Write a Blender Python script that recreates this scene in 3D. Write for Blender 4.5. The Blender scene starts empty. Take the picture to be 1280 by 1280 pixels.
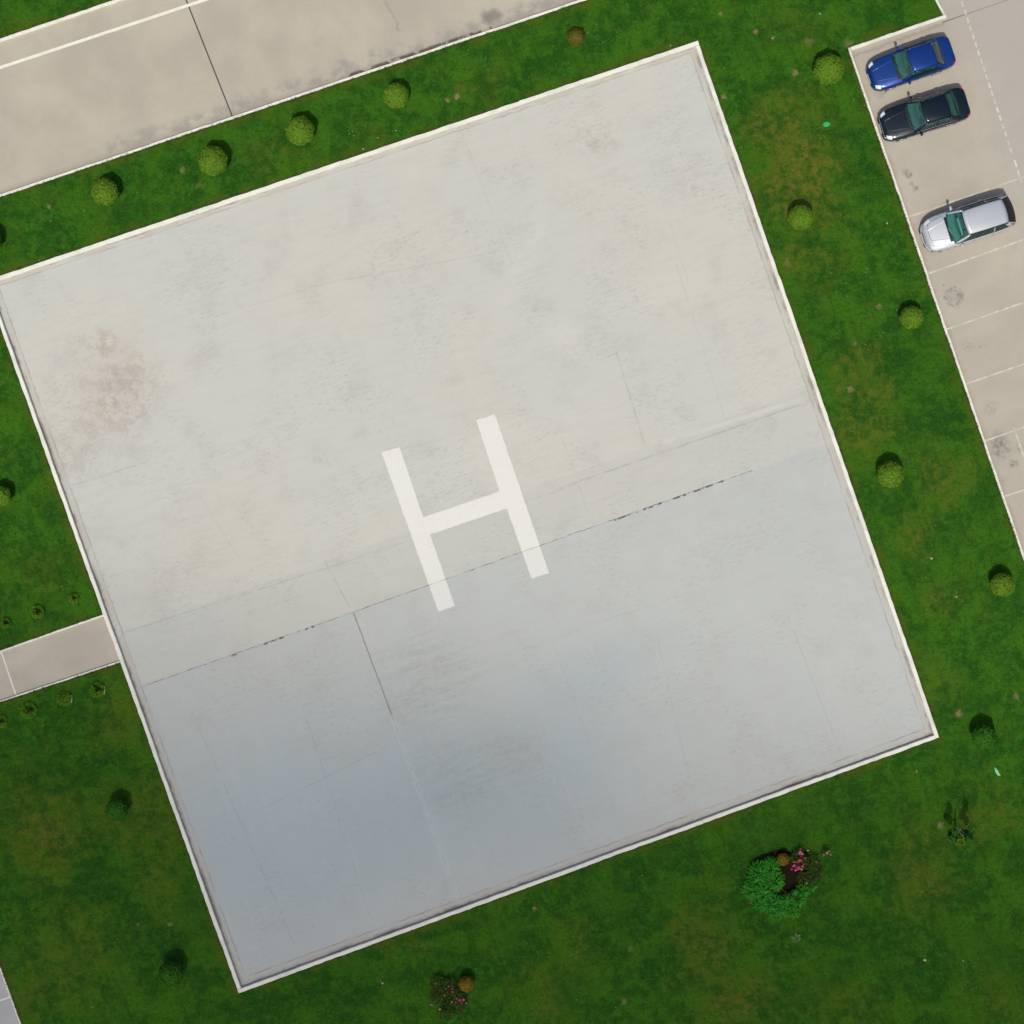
import bpy, bmesh, math, random
import numpy as np
from mathutils import Vector, Matrix, geometry

random.seed(7)
RNG = np.random.default_rng(7)
sc = bpy.context.scene
COL = sc.collection

# ------------------------------------------------------------------ camera, sky, sun, exposure
M_PX = 0.04            # metres on the ground for one pixel of the 1280 px photograph
CAM_H = 88.0
cam_d = bpy.data.cameras.new("camera")
cam = bpy.data.objects.new("camera", cam_d)
COL.objects.link(cam)
cam.location = (0, 0, CAM_H)
cam.rotation_euler = (0, 0, 0)
cam_d.sensor_width = 36
cam_d.lens = 36 * CAM_H / (1280 * M_PX)
cam_d.clip_start = 1
cam_d.clip_end = 3000
sc.camera = cam

SUN = Vector((-0.096, -0.49, 1.0)).normalized()      # towards the sun
EL = math.asin(SUN.z)
AZ = math.atan2(SUN.x, SUN.y)
wd = bpy.data.worlds.new("World")
sc.world = wd
wd.use_nodes = True
wn = wd.node_tree.nodes
sky = wn.new("ShaderNodeTexSky")
sky.sky_type = 'NISHITA'
sky.sun_disc = False
sky.sun_elevation = EL
sky.sun_rotation = AZ
sky.dust_density = 3.0
sky.ozone_density = .6
wn["Background"].inputs[1].default_value = 0.125
wd.node_tree.links.new(sky.outputs[0], wn["Background"].inputs[0])
sd = bpy.data.lights.new("sun", 'SUN')
sd.energy = 3.55
sd.angle = math.radians(0.5)
sd.color = (1.0, 0.965, 0.87)
so = bpy.data.objects.new("sun", sd)
so.rotation_euler = SUN.to_track_quat('Z', 'Y').to_euler()
so.location = (0, 0, 60)
COL.objects.link(so)
sc.view_settings.view_transform = 'Standard'
sc.view_settings.look = 'None'
sc.view_settings.gamma = 1
sc.view_settings.exposure = -0.20
sc.view_settings.use_curve_mapping = False
sc.cycles.transparent_max_bounces = 12

# ------------------------------------------------------------------ helpers
def W(u, v, z=0.0):
    """survey point (read off the photo grid, 4 cm per unit) at height z -> world"""
    k = M_PX * (CAM_H - z) / CAM_H
    return Vector(((u - 640) * k, (640 - v) * k, z))

def tag(o, label=None, cat=None, group=None, kind=None):
    if label: o['label'] = label
    if cat: o['category'] = cat
    if group: o['group'] = group
    if kind: o['kind'] = kind
    return o

def link(name, me, mats, parent=None, smooth=False):
    o = bpy.data.objects.new(name, me)
    COL.objects.link(o)
    for m in (mats if isinstance(mats, (list, tuple)) else [mats]):
        me.materials.append(m)
    if parent: o.parent = parent
    if smooth:
        me.polygons.foreach_set('use_smooth', [True] * len(me.polygons))
    return o

def from_data(name, vs, fs, mats, parent=None, smooth=False):
    me = bpy.data.meshes.new(name)
    me.from_pydata([tuple(v) for v in vs], [], fs)
    me.update()
    return link(name, me, mats, parent, smooth)

def from_bm(name, bm, mats, parent=None, smooth=False):
    me = bpy.data.meshes.new(name)
    bmesh.ops.recalc_face_normals(bm, faces=bm.faces)
    bm.to_mesh(me); bm.free()
    return link(name, me, mats, parent, smooth)

def empty(name, loc, rz=0.0):
    o = bpy.data.objects.new(name, None)
    o.empty_display_size = 0.3
    o.location = loc
    o.rotation_euler = (0, 0, rz)
    COL.objects.link(o)
    return o

class NB:
    """small node-building helper"""
    def __init__(s, name):
        s.mat = bpy.data.materials.new(name)
        s.mat.use_nodes = True
        s.t = s.mat.node_tree
        s.n = s.t.nodes
        s.l = s.t.links
        s.bsdf = s.n["Principled BSDF"]
        s.out = s.n["Material Output"]
    def put(s, sock, v):
        if isinstance(v, bpy.types.NodeSocket): s.l.new(v, sock)
        elif v is not None:
            if isinstance(v, tuple) and len(v) == 3 and sock.type == 'RGBA': v = (*v, 1)
            sock.default_value = v
    def m(s, op, a, b=None, c=None, clamp=False):
        n = s.n.new("ShaderNodeMath"); n.operation = op; n.use_clamp = clamp
        s.put(n.inputs[0], a); s.put(n.inputs[1], b); s.put(n.inputs[2], c)
        return n.outputs[0]
    def vm(s, op, a, b=None, sc_=None):
        n = s.n.new("ShaderNodeVectorMath"); n.operation = op
        s.put(n.inputs[0], a); s.put(n.inputs[1], b)
        if sc_ is not None: s.put(n.inputs[3], sc_)
        return n.outputs[1] if op in ('LENGTH', 'DOT_PRODUCT', 'DISTANCE') else n.outputs[0]
    def mix(s, f, a, b, mode='MIX'):
        n = s.n.new("ShaderNodeMix"); n.data_type = 'RGBA'; n.blend_type = mode
        s.put(n.inputs[0], f); s.put(n.inputs[6], a); s.put(n.inputs[7], b)
        return n.outputs[2]
    def noise(s, vec, scale, detail=4, rough=.55, dist=0.0, col=False):
        n = s.n.new("ShaderNodeTexNoise")
        s.put(n.inputs['Vector'], vec)
        n.inputs['Scale'].default_value = scale
        n.inputs['Detail'].default_value = detail
        n.inputs['Roughness'].default_value = rough
        n.inputs['Distortion'].default_value = dist
        return n.outputs[1] if col else n.outputs[0]
    def ramp(s, f, lo, hi, a=0.0, b=1.0):
        n = s.n.new("ShaderNodeMapRange"); n.interpolation_type = 'SMOOTHSTEP'
        s.put(n.inputs[0], f)
        n.inputs[1].default_value = lo; n.inputs[2].default_value = hi
        n.inputs[3].default_value = a; n.inputs[4].default_value = b
        return n.outputs[0]
    def pos(s):
        return s.n.new("ShaderNodeNewGeometry").outputs['Position']
    def xy(s, p):
        return s.vm('MULTIPLY', p, (1, 1, 0))
    def map(s, vec, rot=0.0, scale=(1, 1, 1), loc=(0, 0, 0)):
        n = s.n.new("ShaderNodeMapping")
        s.put(n.inputs[0], vec)
        n.inputs[2].default_value = (0, 0, rot)
        return s.vm('MULTIPLY', n.outputs[0], scale)
    def seg(s, p, a, b):
        """distance in metres from p (flattened) to segment a-b given in survey units"""
        g = s.n.new("ShaderNodeGroup"); g.node_tree = SEG
        s.put(g.inputs[0], p)
        g.inputs[1].default_value = W(*a); g.inputs[2].default_value = W(*b)
        return g.outputs[0]
    def line(s, p, a, b, w, soft):
        return s.ramp(s.seg(p, a, b), w, w + soft, 1, 0)
    def blob(s, p, c, r, ry=None, rot=0.0):
        """1 in the middle, 0 at the rim; radii in survey units"""
        ry = ry or r
        g = s.n.new("ShaderNodeGroup"); g.node_tree = BLOB
        s.put(g.inputs[0], p)
        g.inputs[1].default_value = W(*c)
        g.inputs[2].default_value = rot
        g.inputs[3].default_value = (1 / (r * M_PX), 1 / (ry * M_PX), 1)
        return g.outputs[0]
    def add(s, *v):
        r = v[0]
        for x in v[1:]: r = s.m('ADD', r, x)
        return r
    def bump(s, h, strength=.3, dist=.02, normal=None):
        n = s.n.new("ShaderNodeBump")
        n.inputs['Strength'].default_value = strength
        n.inputs['Distance'].default_value = dist
        s.put(n.inputs['Height'], h)
        if normal is not None: s.put(n.inputs['Normal'], normal)
        s.l.new(n.outputs[0], s.bsdf.inputs['Normal'])
        return n.outputs[0]
    def done(s, color=None, rough=.8, spec=.3, **kw):
        if color is not None: s.put(s.bsdf.inputs['Base Color'], color)
        s.put(s.bsdf.inputs['Roughness'], rough)
        s.bsdf.inputs['Specular IOR Level'].default_value = spec
        for k, v in kw.items(): s.put(s.bsdf.inputs[k], v)
        return s.mat

def make_seg():
    g = bpy.data.node_groups.new("segment_distance", 'ShaderNodeTree')
    i = g.interface
    i.new_socket("P", in_out='INPUT', socket_type='NodeSocketVector')
    i.new_socket("A", in_out='INPUT', socket_type='NodeSocketVector')
    i.new_socket("B", in_out='INPUT', socket_type='NodeSocketVector')
    i.new_socket("D", in_out='OUTPUT', socket_type='NodeSocketFloat')
    gi = g.nodes.new("NodeGroupInput"); go = g.nodes.new("NodeGroupOutput")
    def vm(op, a, b=None):
        n = g.nodes.new("ShaderNodeVectorMath"); n.operation = op
        g.links.new(a, n.inputs[0])
        if b is not None: g.links.new(b, n.inputs[1])
        return n
    pa = vm('SUBTRACT', gi.outputs[0], gi.outputs[1]).outputs[0]
    ba = vm('SUBTRACT', gi.outputs[2], gi.outputs[1]).outputs[0]
    num = vm('DOT_PRODUCT', pa, ba).outputs[1]
    den = vm('DOT_PRODUCT', ba, ba).outputs[1]
    d = g.nodes.new("ShaderNodeMath"); d.operation = 'DIVIDE'; d.use_clamp = True
    g.links.new(num, d.inputs[0]); g.links.new(den, d.inputs[1])
    s_ = g.nodes.new("ShaderNodeVectorMath"); s_.operation = 'SCALE'
    g.links.new(ba, s_.inputs[0]); g.links.new(d.outputs[0], s_.inputs[3])
    r = vm('DISTANCE', pa, s_.outputs[0]).outputs[1]
    g.links.new(r, go.inputs[0])
    return g

def make_blob():
    g = bpy.data.node_groups.new("soft_blob", 'ShaderNodeTree')
    i = g.interface
    i.new_socket("P", in_out='INPUT', socket_type='NodeSocketVector')
    i.new_socket("C", in_out='INPUT', socket_type='NodeSocketVector')
    i.new_socket("Angle", in_out='INPUT', socket_type='NodeSocketFloat')
    i.new_socket("InvR", in_out='INPUT', socket_type='NodeSocketVector')
    i.new_socket("M", in_out='OUTPUT', socket_type='NodeSocketFloat')
    gi = g.nodes.new("NodeGroupInput"); go = g.nodes.new("NodeGroupOutput")
    a = g.nodes.new("ShaderNodeVectorMath"); a.operation = 'SUBTRACT'
    g.links.new(gi.outputs[0], a.inputs[0]); g.links.new(gi.outputs[1], a.inputs[1])
    r = g.nodes.new("ShaderNodeVectorRotate"); r.rotation_type = 'Z_AXIS'
    g.links.new(a.outputs[0], r.inputs['Vector']); g.links.new(gi.outputs[2], r.inputs['Angle'])
    b = g.nodes.new("ShaderNodeVectorMath"); b.operation = 'MULTIPLY'
    g.links.new(r.outputs[0], b.inputs[0]); g.links.new(gi.outputs[3], b.inputs[1])
    l = g.nodes.new("ShaderNodeVectorMath"); l.operation = 'LENGTH'
    g.links.new(b.outputs[0], l.inputs[0])
    m = g.nodes.new("ShaderNodeMapRange"); m.interpolation_type = 'SMOOTHSTEP'
    m.inputs[1].default_value = 0.125; m.inputs[2].default_value = 1.0
    m.inputs[3].default_value = 1; m.inputs[4].default_value = 0
    g.links.new(l.outputs[1], m.inputs[0]); g.links.new(m.outputs[0], go.inputs[0])
    return g

SEG = make_seg()
BLOB = make_blob()

# ------------------------------------------------------------------ plan of the place (survey units)
PA, PB, PC, PD = (-19, 352), (872, 52), (1173, 921), (299, 1240)     # outer corners of the pad kerb
BIG = 7000
def ext(a, b, t):                  # point on the line a->b at parameter t
    return (a[0] + (b[0] - a[0]) * t, a[1] + (b[1] - a[1]) * t)
ROAD_S = ((0, 247), (735, 0)); ROAD_N = ((0, 49), (145, 0))
PARK_W = ((1059, 61), (1281, 706)); PARK_N = ((1059, 61), (1181, 19)); PARK_E = ((1181, 19), (1171, 0))
PATH_N = ((0, 813), (129.9, 767.6)); PATH_S = ((0, 878), (151.6, 827.6))
CORN = ((0, 1203), (29, 1283))
road_poly = [ext(*ROAD_S, -6), ext(*ROAD_S, 1.32), (968, -80), (990, -600), (968, -5200), (0, -5200), ext(*ROAD_N, 2.6), ext(*ROAD_N, -30)]
road_poly = [ext(*ROAD_S, -6), ext(*ROAD_S, 9), ext(*ROAD_N, 44), ext(*ROAD_N, -30)]
park_poly = [PARK_N[0], PARK_N[1], ext(*PARK_E, 8), (2600, -700), (4200, 700), ext(*PARK_W, 5)]
path_poly = [ext(*PATH_N, 1), ext(*PATH_N, -30), ext(*PATH_S, -26), ext(*PATH_S, 1)]
corn_poly = [ext(*CORN, 0), ext(*CORN, 12), (-900, 2163), (-1250, 1203+450), (-1250, 1600)]
corn_poly = [(-27, 1130), ext(*CORN, 12), (-1000, 2600), (-1400, 1600)]

def inside(p, poly):
    x, y = p; c = False; n = len(poly)
    for i in range(n):
        x1, y1 = poly[i]; x2, y2 = poly[(i + 1) % n]
        if (y1 > y) != (y2 > y) and x < (x2 - x1) * (y - y1) / (y2 - y1) + x1: c = not c
    return c
PAD = [PA, PB, PC, PD]
HOLES = [PAD, road_poly, park_poly, path_poly, corn_poly]

# ------------------------------------------------------------------ setting materials
E1 = math.radians(19.6)        # direction of the long joints

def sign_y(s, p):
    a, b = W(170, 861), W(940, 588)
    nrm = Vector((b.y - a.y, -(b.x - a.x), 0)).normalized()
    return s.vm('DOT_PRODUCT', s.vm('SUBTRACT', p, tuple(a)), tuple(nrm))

def mat_pad(marking=False):
    s = NB("pad_concrete" if not marking else "white_marking_paint")
    p = s.xy(s.pos())
    warp = s.vm('SCALE', s.vm('SUBTRACT', s.noise(p, .9, 4, .6, col=True), (.5, .5, .5)), sc_=1.6)
    pw = s.xy(s.vm('ADD', p, warp))
    wob = s.vm('SCALE', s.vm('SUBTRACT', s.noise(p, 2.5, 3, .6, col=True), (.5, .5, .5)), sc_=.10)
    pl = s.xy(s.vm('ADD', p, wob))
    streak = s.map(p, rot=-E1, scale=(.5, 3.2, 1))
    cross = s.map(p, rot=-E1, scale=(2.6, .35, 1))
    n_big = s.noise(p, .12, 3, .5)
    n_mid = s.noise(p, .55, 6, .62)
    n_str = s.noise(streak, .9, 6, .68)
    n_crs = s.noise(cross, .5, 4, .6)
    n_fin = s.noise(p, 7, 5, .7)
    brk = s.noise(p, 1.7, 3, .6)
    brk2 = s.noise(p, .8, 2, .5)
    if marking:
        c = (.615, .600, .545)
        c = s.mix(s.ramp(n_mid, .35, .75, 0, .25), c, (.56, .55, .51))
        c = s.mix(s.ramp(n_fin, .52, .78, 0, .35), c, (.48, .47, .43))
        c = s.mix(s.ramp(s.noise(s.map(p, rot=-E1, scale=(1.0, 3.4, 1)), 2.6, 9, .78), .55, .62, 0, .30), c, (.43, .42, .38))
        c = s.mix(s.ramp(s.noise(p, 22, 3, .8), .52, .72, 0, .20), c, (.36, .35, .32))
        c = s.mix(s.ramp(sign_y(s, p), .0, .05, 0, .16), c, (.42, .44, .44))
        # hairline crack continuing the construction joint under the paint
        j = s.line(pl, (170, 861), (940, 588), .012, .03)
        c = s.mix(s.m('MULTIPLY', j, s.ramp(brk, .35, .6, .3, .8)), c, (.33, .32, .30))
        return s.done(c, .75, .3)
    c = s.mix(s.ramp(n_big, .38, .62), (.470, .458, .396), (.452, .452, .412))
    # slabs south of the dark joint are a cooler grey, with bluish patches
    # (half plane north/south of the joint)
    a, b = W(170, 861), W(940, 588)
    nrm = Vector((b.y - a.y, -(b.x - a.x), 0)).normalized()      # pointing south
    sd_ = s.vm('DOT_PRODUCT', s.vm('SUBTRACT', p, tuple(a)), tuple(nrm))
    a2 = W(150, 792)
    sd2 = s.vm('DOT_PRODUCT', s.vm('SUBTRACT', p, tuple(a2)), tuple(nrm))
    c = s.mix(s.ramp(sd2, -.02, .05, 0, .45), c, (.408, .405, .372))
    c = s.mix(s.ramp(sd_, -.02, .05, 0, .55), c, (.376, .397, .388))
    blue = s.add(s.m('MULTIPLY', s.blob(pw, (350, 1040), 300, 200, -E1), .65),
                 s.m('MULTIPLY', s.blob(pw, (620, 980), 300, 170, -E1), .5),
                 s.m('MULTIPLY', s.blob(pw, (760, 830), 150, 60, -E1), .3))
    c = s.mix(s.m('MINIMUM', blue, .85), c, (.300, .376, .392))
    # worn, stained areas with a rubbed texture
    rub = s.ramp(n_str, .40, .66)
    grey = s.add(s.m('MULTIPLY', s.blob(pw, (540, 850), 120, 85, -E1), .65),
                 s.m('MULTIPLY', s.blob(pw, (600, 960), 130, 70, -E1), .6),
                 s.m('MULTIPLY', s.blob(pw, (560, 1000), 80, 30, -E1), .5))
    c = s.mix(s.m('MULTIPLY', grey, s.m('MULTIPLY', s.ramp(n_str, .40, .60, .2, 1), s.ramp(s.noise(p, 3.5, 5, .75), .40, .58, .3, 1))), c, (.300, .312, .292))
    tan = s.add(s.m('MULTIPLY', s.blob(pw, (140, 490), 75, 110, .2), .75),
                s.m('MULTIPLY', s.blob(pw, (90, 560), 45, 40), .35),
                s.m('MULTIPLY', s.blob(pw, (190, 740), 120, 40, -E1), .35),
                s.m('MULTIPLY', s.blob(pw, (300, 640), 160, 90, -E1), .3))
    c = s.mix(s.m('MULTIPLY', tan, .8), c, (.43, .395, .335))
    worn = s.add(s.blob(pw, (150, 490), 70, 95, .15), s.m('MULTIPLY', s.blob(pw, (95, 565), 45, 60, .5), .6), s.m('MULTIPLY', s.blob(pw, (125, 425), 40, 25), .8),
                 s.m('MULTIPLY', s.blob(pw, (745, 175), 50, 30, -E1), .7), s.m('MULTIPLY', s.blob(pw, (650, 940), 60, 35), .5),
                 s.m('MULTIPLY', s.blob(pw, (860, 230), 50, 60), .35), s.m('MULTIPLY', s.blob(pw, (400, 575), 30, 15), .6))
    c = s.mix(s.m('MULTIPLY', worn, s.ramp(s.noise(p, 1.5, 9, .80), .46, .55, 0, .66)), c, (.335, .290, .235))
    pale = s.add(s.m('MULTIPLY', s.blob(pw, (705, 420), 45, 28, .6), .8), s.m('MULTIPLY', s.blob(pw, (650, 330), 28, 130, .35), .5),
                 s.m('MULTIPLY', s.blob(pw, (820, 370), 90, 40, -.3), .4), s.m('MULTIPLY', s.blob(pw, (620, 560), 220, 60, -E1), .35))
    c = s.mix(s.m('MULTIPLY', pale, s.ramp(n_mid, .3, .6, .3, .8)), c, (.53, .515, .45))
    # hand-floated streaks, cloudy mottling, fine grain
    c = s.mix(s.ramp(n_str, .42, .74, 0, .22), c, (.345, .342, .32))
    c = s.mix(s.ramp(n_crs, .52, .75, 0, .14), c, (.50, .485, .44))
    c = s.mix(s.ramp(n_mid, .48, .74, 0, .38), c, (.365, .355, .315))
    c = s.mix(s.ramp(n_fin, .56, .80, 0, .25), c, (.34, .33, .31))
    scuff = s.noise(s.map(p, rot=-E1, scale=(1.0, 3.4, 1)), 2.6, 9, .78)
    scuff2 = s.noise(s.map(p, rot=-E1, scale=(3.0, .9, 1)), 2.2, 9, .78)
    area = s.ramp(s.noise(p, .28, 3, .5), .42, .60)
    c = s.mix(s.m('MULTIPLY', s.ramp(scuff, .535, .585, 0, .50), area), c, (.30, .295, .27))
    c = s.mix(s.m('MULTIPLY', s.ramp(scuff2, .55, .60, 0, .34), s.ramp(s.noise(p, .33, 3, .5), .48, .62)), c, (.50, .49, .44))
    grit = s.noise(p, 22, 3, .8)
    c = s.mix(s.ramp(grit, .48, .72, 0, .30), c, (.27, .265, .245))
    edge1 = s.ramp(s.m('ABSOLUTE', s.m('SUBTRACT', s.noise(p, .9, 6, .68), .52)), .002, .010, 1, 0)
    zone = s.add(s.blob(pw, (120, 510), 110, 140), s.m('MULTIPLY', s.blob(pw, (180, 700), 150, 90), .5), s.m('MULTIPLY', s.blob(pw, (560, 300), 200, 120), .25), s.m('MULTIPLY', s.blob(pw, (700, 430), 80, 60), .5), s.m('MULTIPLY', s.blob(pw, (500, 900), 200, 120), .35))
    c = s.mix(s.m('MULTIPLY', s.m('MULTIPLY', edge1, s.m('MINIMUM', zone, 1.0)), .45), c, (.22, .20, .18))
    sp = s.ramp(s.noise(s.map(p, rot=-E1, scale=(1, 2.2, 1)), 5.0, 3, .65), .69, .76, 0, .55)
    c = s.mix(s.m('MULTIPLY', sp, s.ramp(brk2, .42, .62)), c, (.24, .23, .21))
    # joints: dark construction joint, one half joint, faint saw cuts
    j = s.line(pl, (170, 861), (940, 588), .006, .03)
    c = s.mix(s.m('MULTIPLY', j, s.ramp(brk, .40, .58, .25, .9)), c, (.16, .15, .14))
    j2 = s.m('MULTIPLY', s.line(pl, (768, 650), (905, 601), .02, .05), s.ramp(s.noise(p, 2.4, 2), .46, .56))
    j3 = s.m('MULTIPLY', s.line(pl, (290, 820), (395, 782), .02, .05), s.ramp(s.noise(p, 2.9, 2), .50, .58))
    c = s.mix(s.m('MULTIPLY', s.m('MAXIMUM', j2, j3), .85), c, (.06, .055, .05))
    c = s.mix(s.m('MULTIPLY', s.line(pl, (442, 766), (492, 900), .01, .035), .75), c, (.13, .13, .13))
    c = s.mix(s.m('MULTIPLY', s.line(pl, (490, 895), (572, 1122), .02, .16), .28), c, (.50, .51, .50))
    c = s.mix(s.m('MULTIPLY', s.line(pl, (492, 900), (572, 1122), .005, .03), s.ramp(brk, .4, .6, .1, .6)), c, (.22, .22, .22))
    faint = [((92, 607), (180, 578), .35), ((150, 792), (430, 703), .38), ((430, 703), (720, 606), .30), ((700, 610), (1000, 506), .55),
             ((240, 890), (368, 1180), .35), ((384, 900), (464, 1150), .30), ((405, 700), (440, 765), .45), ((770, 440), (806, 556), .4),
             ((845, 330), (905, 520), .22), ((985, 770), (1052, 945), .30), ((820, 790), (870, 1010), .2), ((690, 800), (770, 1020), .18),
             ((560, 120), (640, 330), .2), ((800, 160), (860, 350), .16), ((250, 620), (300, 700), .3), ((700, 540), (735, 640), .25),
             ((600, 830), (860, 740), .2), ((330, 1010), (470, 940), .35), ((430, 350), (620, 315), .3), ((270, 395), (440, 345), .18)]
    fm = None
    for a_, b_, k_ in faint:
        l_ = s.m('MULTIPLY', s.line(pl, a_, b_, .01, .05), k_ * .9)
        fm = l_ if fm is None else s.m('MAXIMUM', fm, l_)
    c = s.mix(s.m('MULTIPLY', fm, s.ramp(brk, .36, .58, .15, 1)), c, (.24, .24, .235))
    pf = s.m('MULTIPLY', s.line(pl, (830, 553), (1000, 500), .02, .16), s.ramp(n_mid, .35, .6, .05, .38))
    c = s.mix(pf, c, (.56, .55, .50))
    # gutter strip of silt along the kerb: tan band, then a dirt line
    e = None
    for a_, b_, k_ in ((PA, PB, 1.45), (PB, PC, 1.2), (PC, PD, 1.05), (PD, PA, 1.12)):
        d_ = s.m('MULTIPLY', s.seg(s.xy(s.vm('ADD', p, s.vm('SCALE', wob, sc_=1.6))), a_, b_), k_)
        e = d_ if e is None else s.m('MINIMUM', e, d_)
    g1 = s.m('MULTIPLY', s.ramp(e, .50, .72, 1, 0), s.ramp(n_mid, .35, .62, .15, .85))
    c = s.mix(g1, c, (.40, .372, .325))
    g2 = s.ramp(s.m('ABSOLUTE', s.m('SUBTRACT', e, s.m('ADD', .56, s.m('MULTIPLY', n_big, .12)))), .01, .06, 1, 0)
    c = s.mix(s.m('MULTIPLY', g2, s.ramp(brk2, .34, .62, .12, .62)), c, (.23, .215, .20))
    g3 = s.m('MULTIPLY', s.ramp(e, .28, .46, 1, 0), s.ramp(s.noise(p, .45, 4, .7), .45, .60, .1, .9))
    c = s.mix(g3, c, (.21, .185, .17))
    h = s.add(s.m('MULTIPLY', n_fin, .6), s.m('MULTIPLY', n_str, .8), s.m('MULTIPLY', j, -1.0))
    s.bump(h, .25, .02)
    return s.done(c, .85, .25)

def mat_road(name, base, dark, light, extra=None):
    s = NB(name)
    p = s.xy(s.pos())
    warp = s.vm('SCALE', s.vm('SUBTRACT', s.noise(p, 1.1, 4, .6, col=True), (.5, .5, .5)), sc_=1.3)
    pw = s.xy(s.vm('ADD', p, warp))
    n1 = s.noise(p, .22, 5, .58); n2 = s.noise(p, .9, 6, .62); n3 = s.noise(p, 9, 4, .7)
    c = s.mix(s.ramp(n1, .36, .66), light, dark)
    c = s.mix(s.ramp(n2, .42, .72, 0, .55), c, base)
    c = s.mix(s.ramp(n3, .54, .80, 0, .30), c, tuple(x * .62 for x in base))
    c = s.mix(s.ramp(s.noise(p, 3.1, 4, .7), .62, .76, 0, .35), c, tuple(x * .7 for x in base))
    if extra: c = extra(s, p, pw, c, n1, n2)
    s.bump(s.m('ADD', n3, n2), .25, .02)
    return s.done(c, .9, .2)

def road_extra(s, p, pw, c, n1, n2):
    # damp silt along the south kerb
    d = s.seg(pw, (150, 190), (735, -3))
    silt = s.m('MULTIPLY', s.ramp(d, .35, 1.0, 1, 0), s.ramp(n2, .40, .60, .0, .9))
    c = s.mix(silt, c, (.27, .25, .215))
    d2 = s.seg(p, (0, 247), (735, 0))
    c = s.mix(s.m('MULTIPLY', s.ramp(d2, .22, .5, 1, 0), .6), c, (.29, .26, .21))
    mud = s.m('MULTIPLY', s.ramp(s.seg(p, (430, 98), (612, 37)), .10, .20, 1, 0), s.ramp(s.noise(p, 1.3, 3, .6), .46, .54))
    c = s.mix(s.m('MULTIPLY', mud, .85), c, (.07, .05, .035))
    c = s.mix(s.m('MULTIPLY', s.blob(pw, (614, 18), 20, 14), .8), c, (.17, .155, .135))
    # concrete gutter apron north of the white line
    d3 = s.seg(p, (-400, 150), (500, -145))
    c = s.mix(s.ramp(d3, .5, 1.3, .55, 0), c, (.41, .40, .385))
    j = s.line(s.xy(s.vm('ADD', p, (0, 0, 0))), (228, -12), (291, 147), .02, .03)
    c = s.mix(s.m('MULTIPLY', j, .92), c, (.05, .045, .04))
    j = s.line(pw, (482, 0), (500, 38), .02, .07)
    c = s.mix(s.m('MULTIPLY', j, .4), c, (.2, .19, .17))
    for q, r in (((120, 150), 40), ((200, 40), 45), ((60, 120), 50), ((330, 30), 40)):
        c = s.mix(s.m('MULTIPLY', s.blob(pw, q, r, r * .7), .35), c, (.45, .40, .31))
    return c

def park_extra(s, p, pw, c, n1, n2):
    j = s.line(p, (1178, 28), (1300, -14), .015, .03)
    c = s.mix(s.m('MULTIPLY', j, .85), c, (.09, .08, .07))
    def spot(q, r, k, col=(.10, .095, .085), ry=None):
        nonlocal c
        c = s.mix(s.m('MULTIPLY', s.m('MULTIPLY', s.blob(pw2, q, r, ry), s.ramp(n5, .40, .62, .2, 1)), k), c, col)
    w2 = s.vm('SCALE', s.vm('SUBTRACT', s.noise(p, 4, 3, .6, col=True), (.5, .5, .5)), sc_=.35)
    pw2 = s.xy(s.vm('ADD', p, w2))
    n5 = s.noise(p, 5, 4, .7)
    for q, r, k in (((1136, 219), 6, 1), ((1139, 229), 4, 1), ((1144, 235), 5, 1), ((1132, 214), 8, .4), ((1095, 113), 3, .9), ((1107, 113), 5, .7), ((1100, 118), 9, .3),
                    ((1192, 370), 16, .42), ((1199, 368), 5, .7), ((1180, 356), 2, .9), ((1208, 432), 14, .28), ((1226, 433), 3, .7), ((1231, 431), 2, .8),
                    ((1238, 510), 14, .28), ((1243, 517), 2, .8), ((1250, 560), 20, .65), ((1246, 548), 14, .5), ((1267, 580), 8, .75), ((1250, 600), 10, .3), ((1275, 560), 12, .3)):
        spot(q, r, k)
    ring = s.ramp(s.m('ABSOLUTE', s.m('SUBTRACT', s.vm('DISTANCE', pw2, tuple(W(1192, 371))), .42)), .03, .16, .45, 0)
    c = s.mix(s.m('MULTIPLY', ring, s.ramp(n5, .4, .6)), c, (.14, .13, .12))
    d = s.seg(s.xy(s.vm('ADD', p, w2)), PARK_W[0], PARK_W[1])
    c = s.mix(s.m('MULTIPLY', s.ramp(d, .15, .42, 1, 0), s.ramp(n2, .36, .6, .2, .75)), c, (.33, .26, .19))
    d = s.seg(s.xy(s.vm('ADD', p, w2)), (1062, 72), (1179, 30))
    c = s.mix(s.m('MULTIPLY', s.ramp(d, .03, .12, 1, 0), .5), c, (.24, .21, .18))
    # cooler resurfaced lane to the east of the dashed line
    a, b = W(1203, 2), W(1275, 225)
    nrm = Vector((b.y - a.y, -(b.x - a.x), 0)).normalized()
    if nrm.x < 0: nrm = -nrm
    q = s.vm('DOT_PRODUCT', s.vm('SUBTRACT', pw, tuple(a)), tuple(nrm))
    c = s.mix(s.ramp(q, -1.5, 1.0, 0, .6), c, (.345, .325, .295))
    return c

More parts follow.
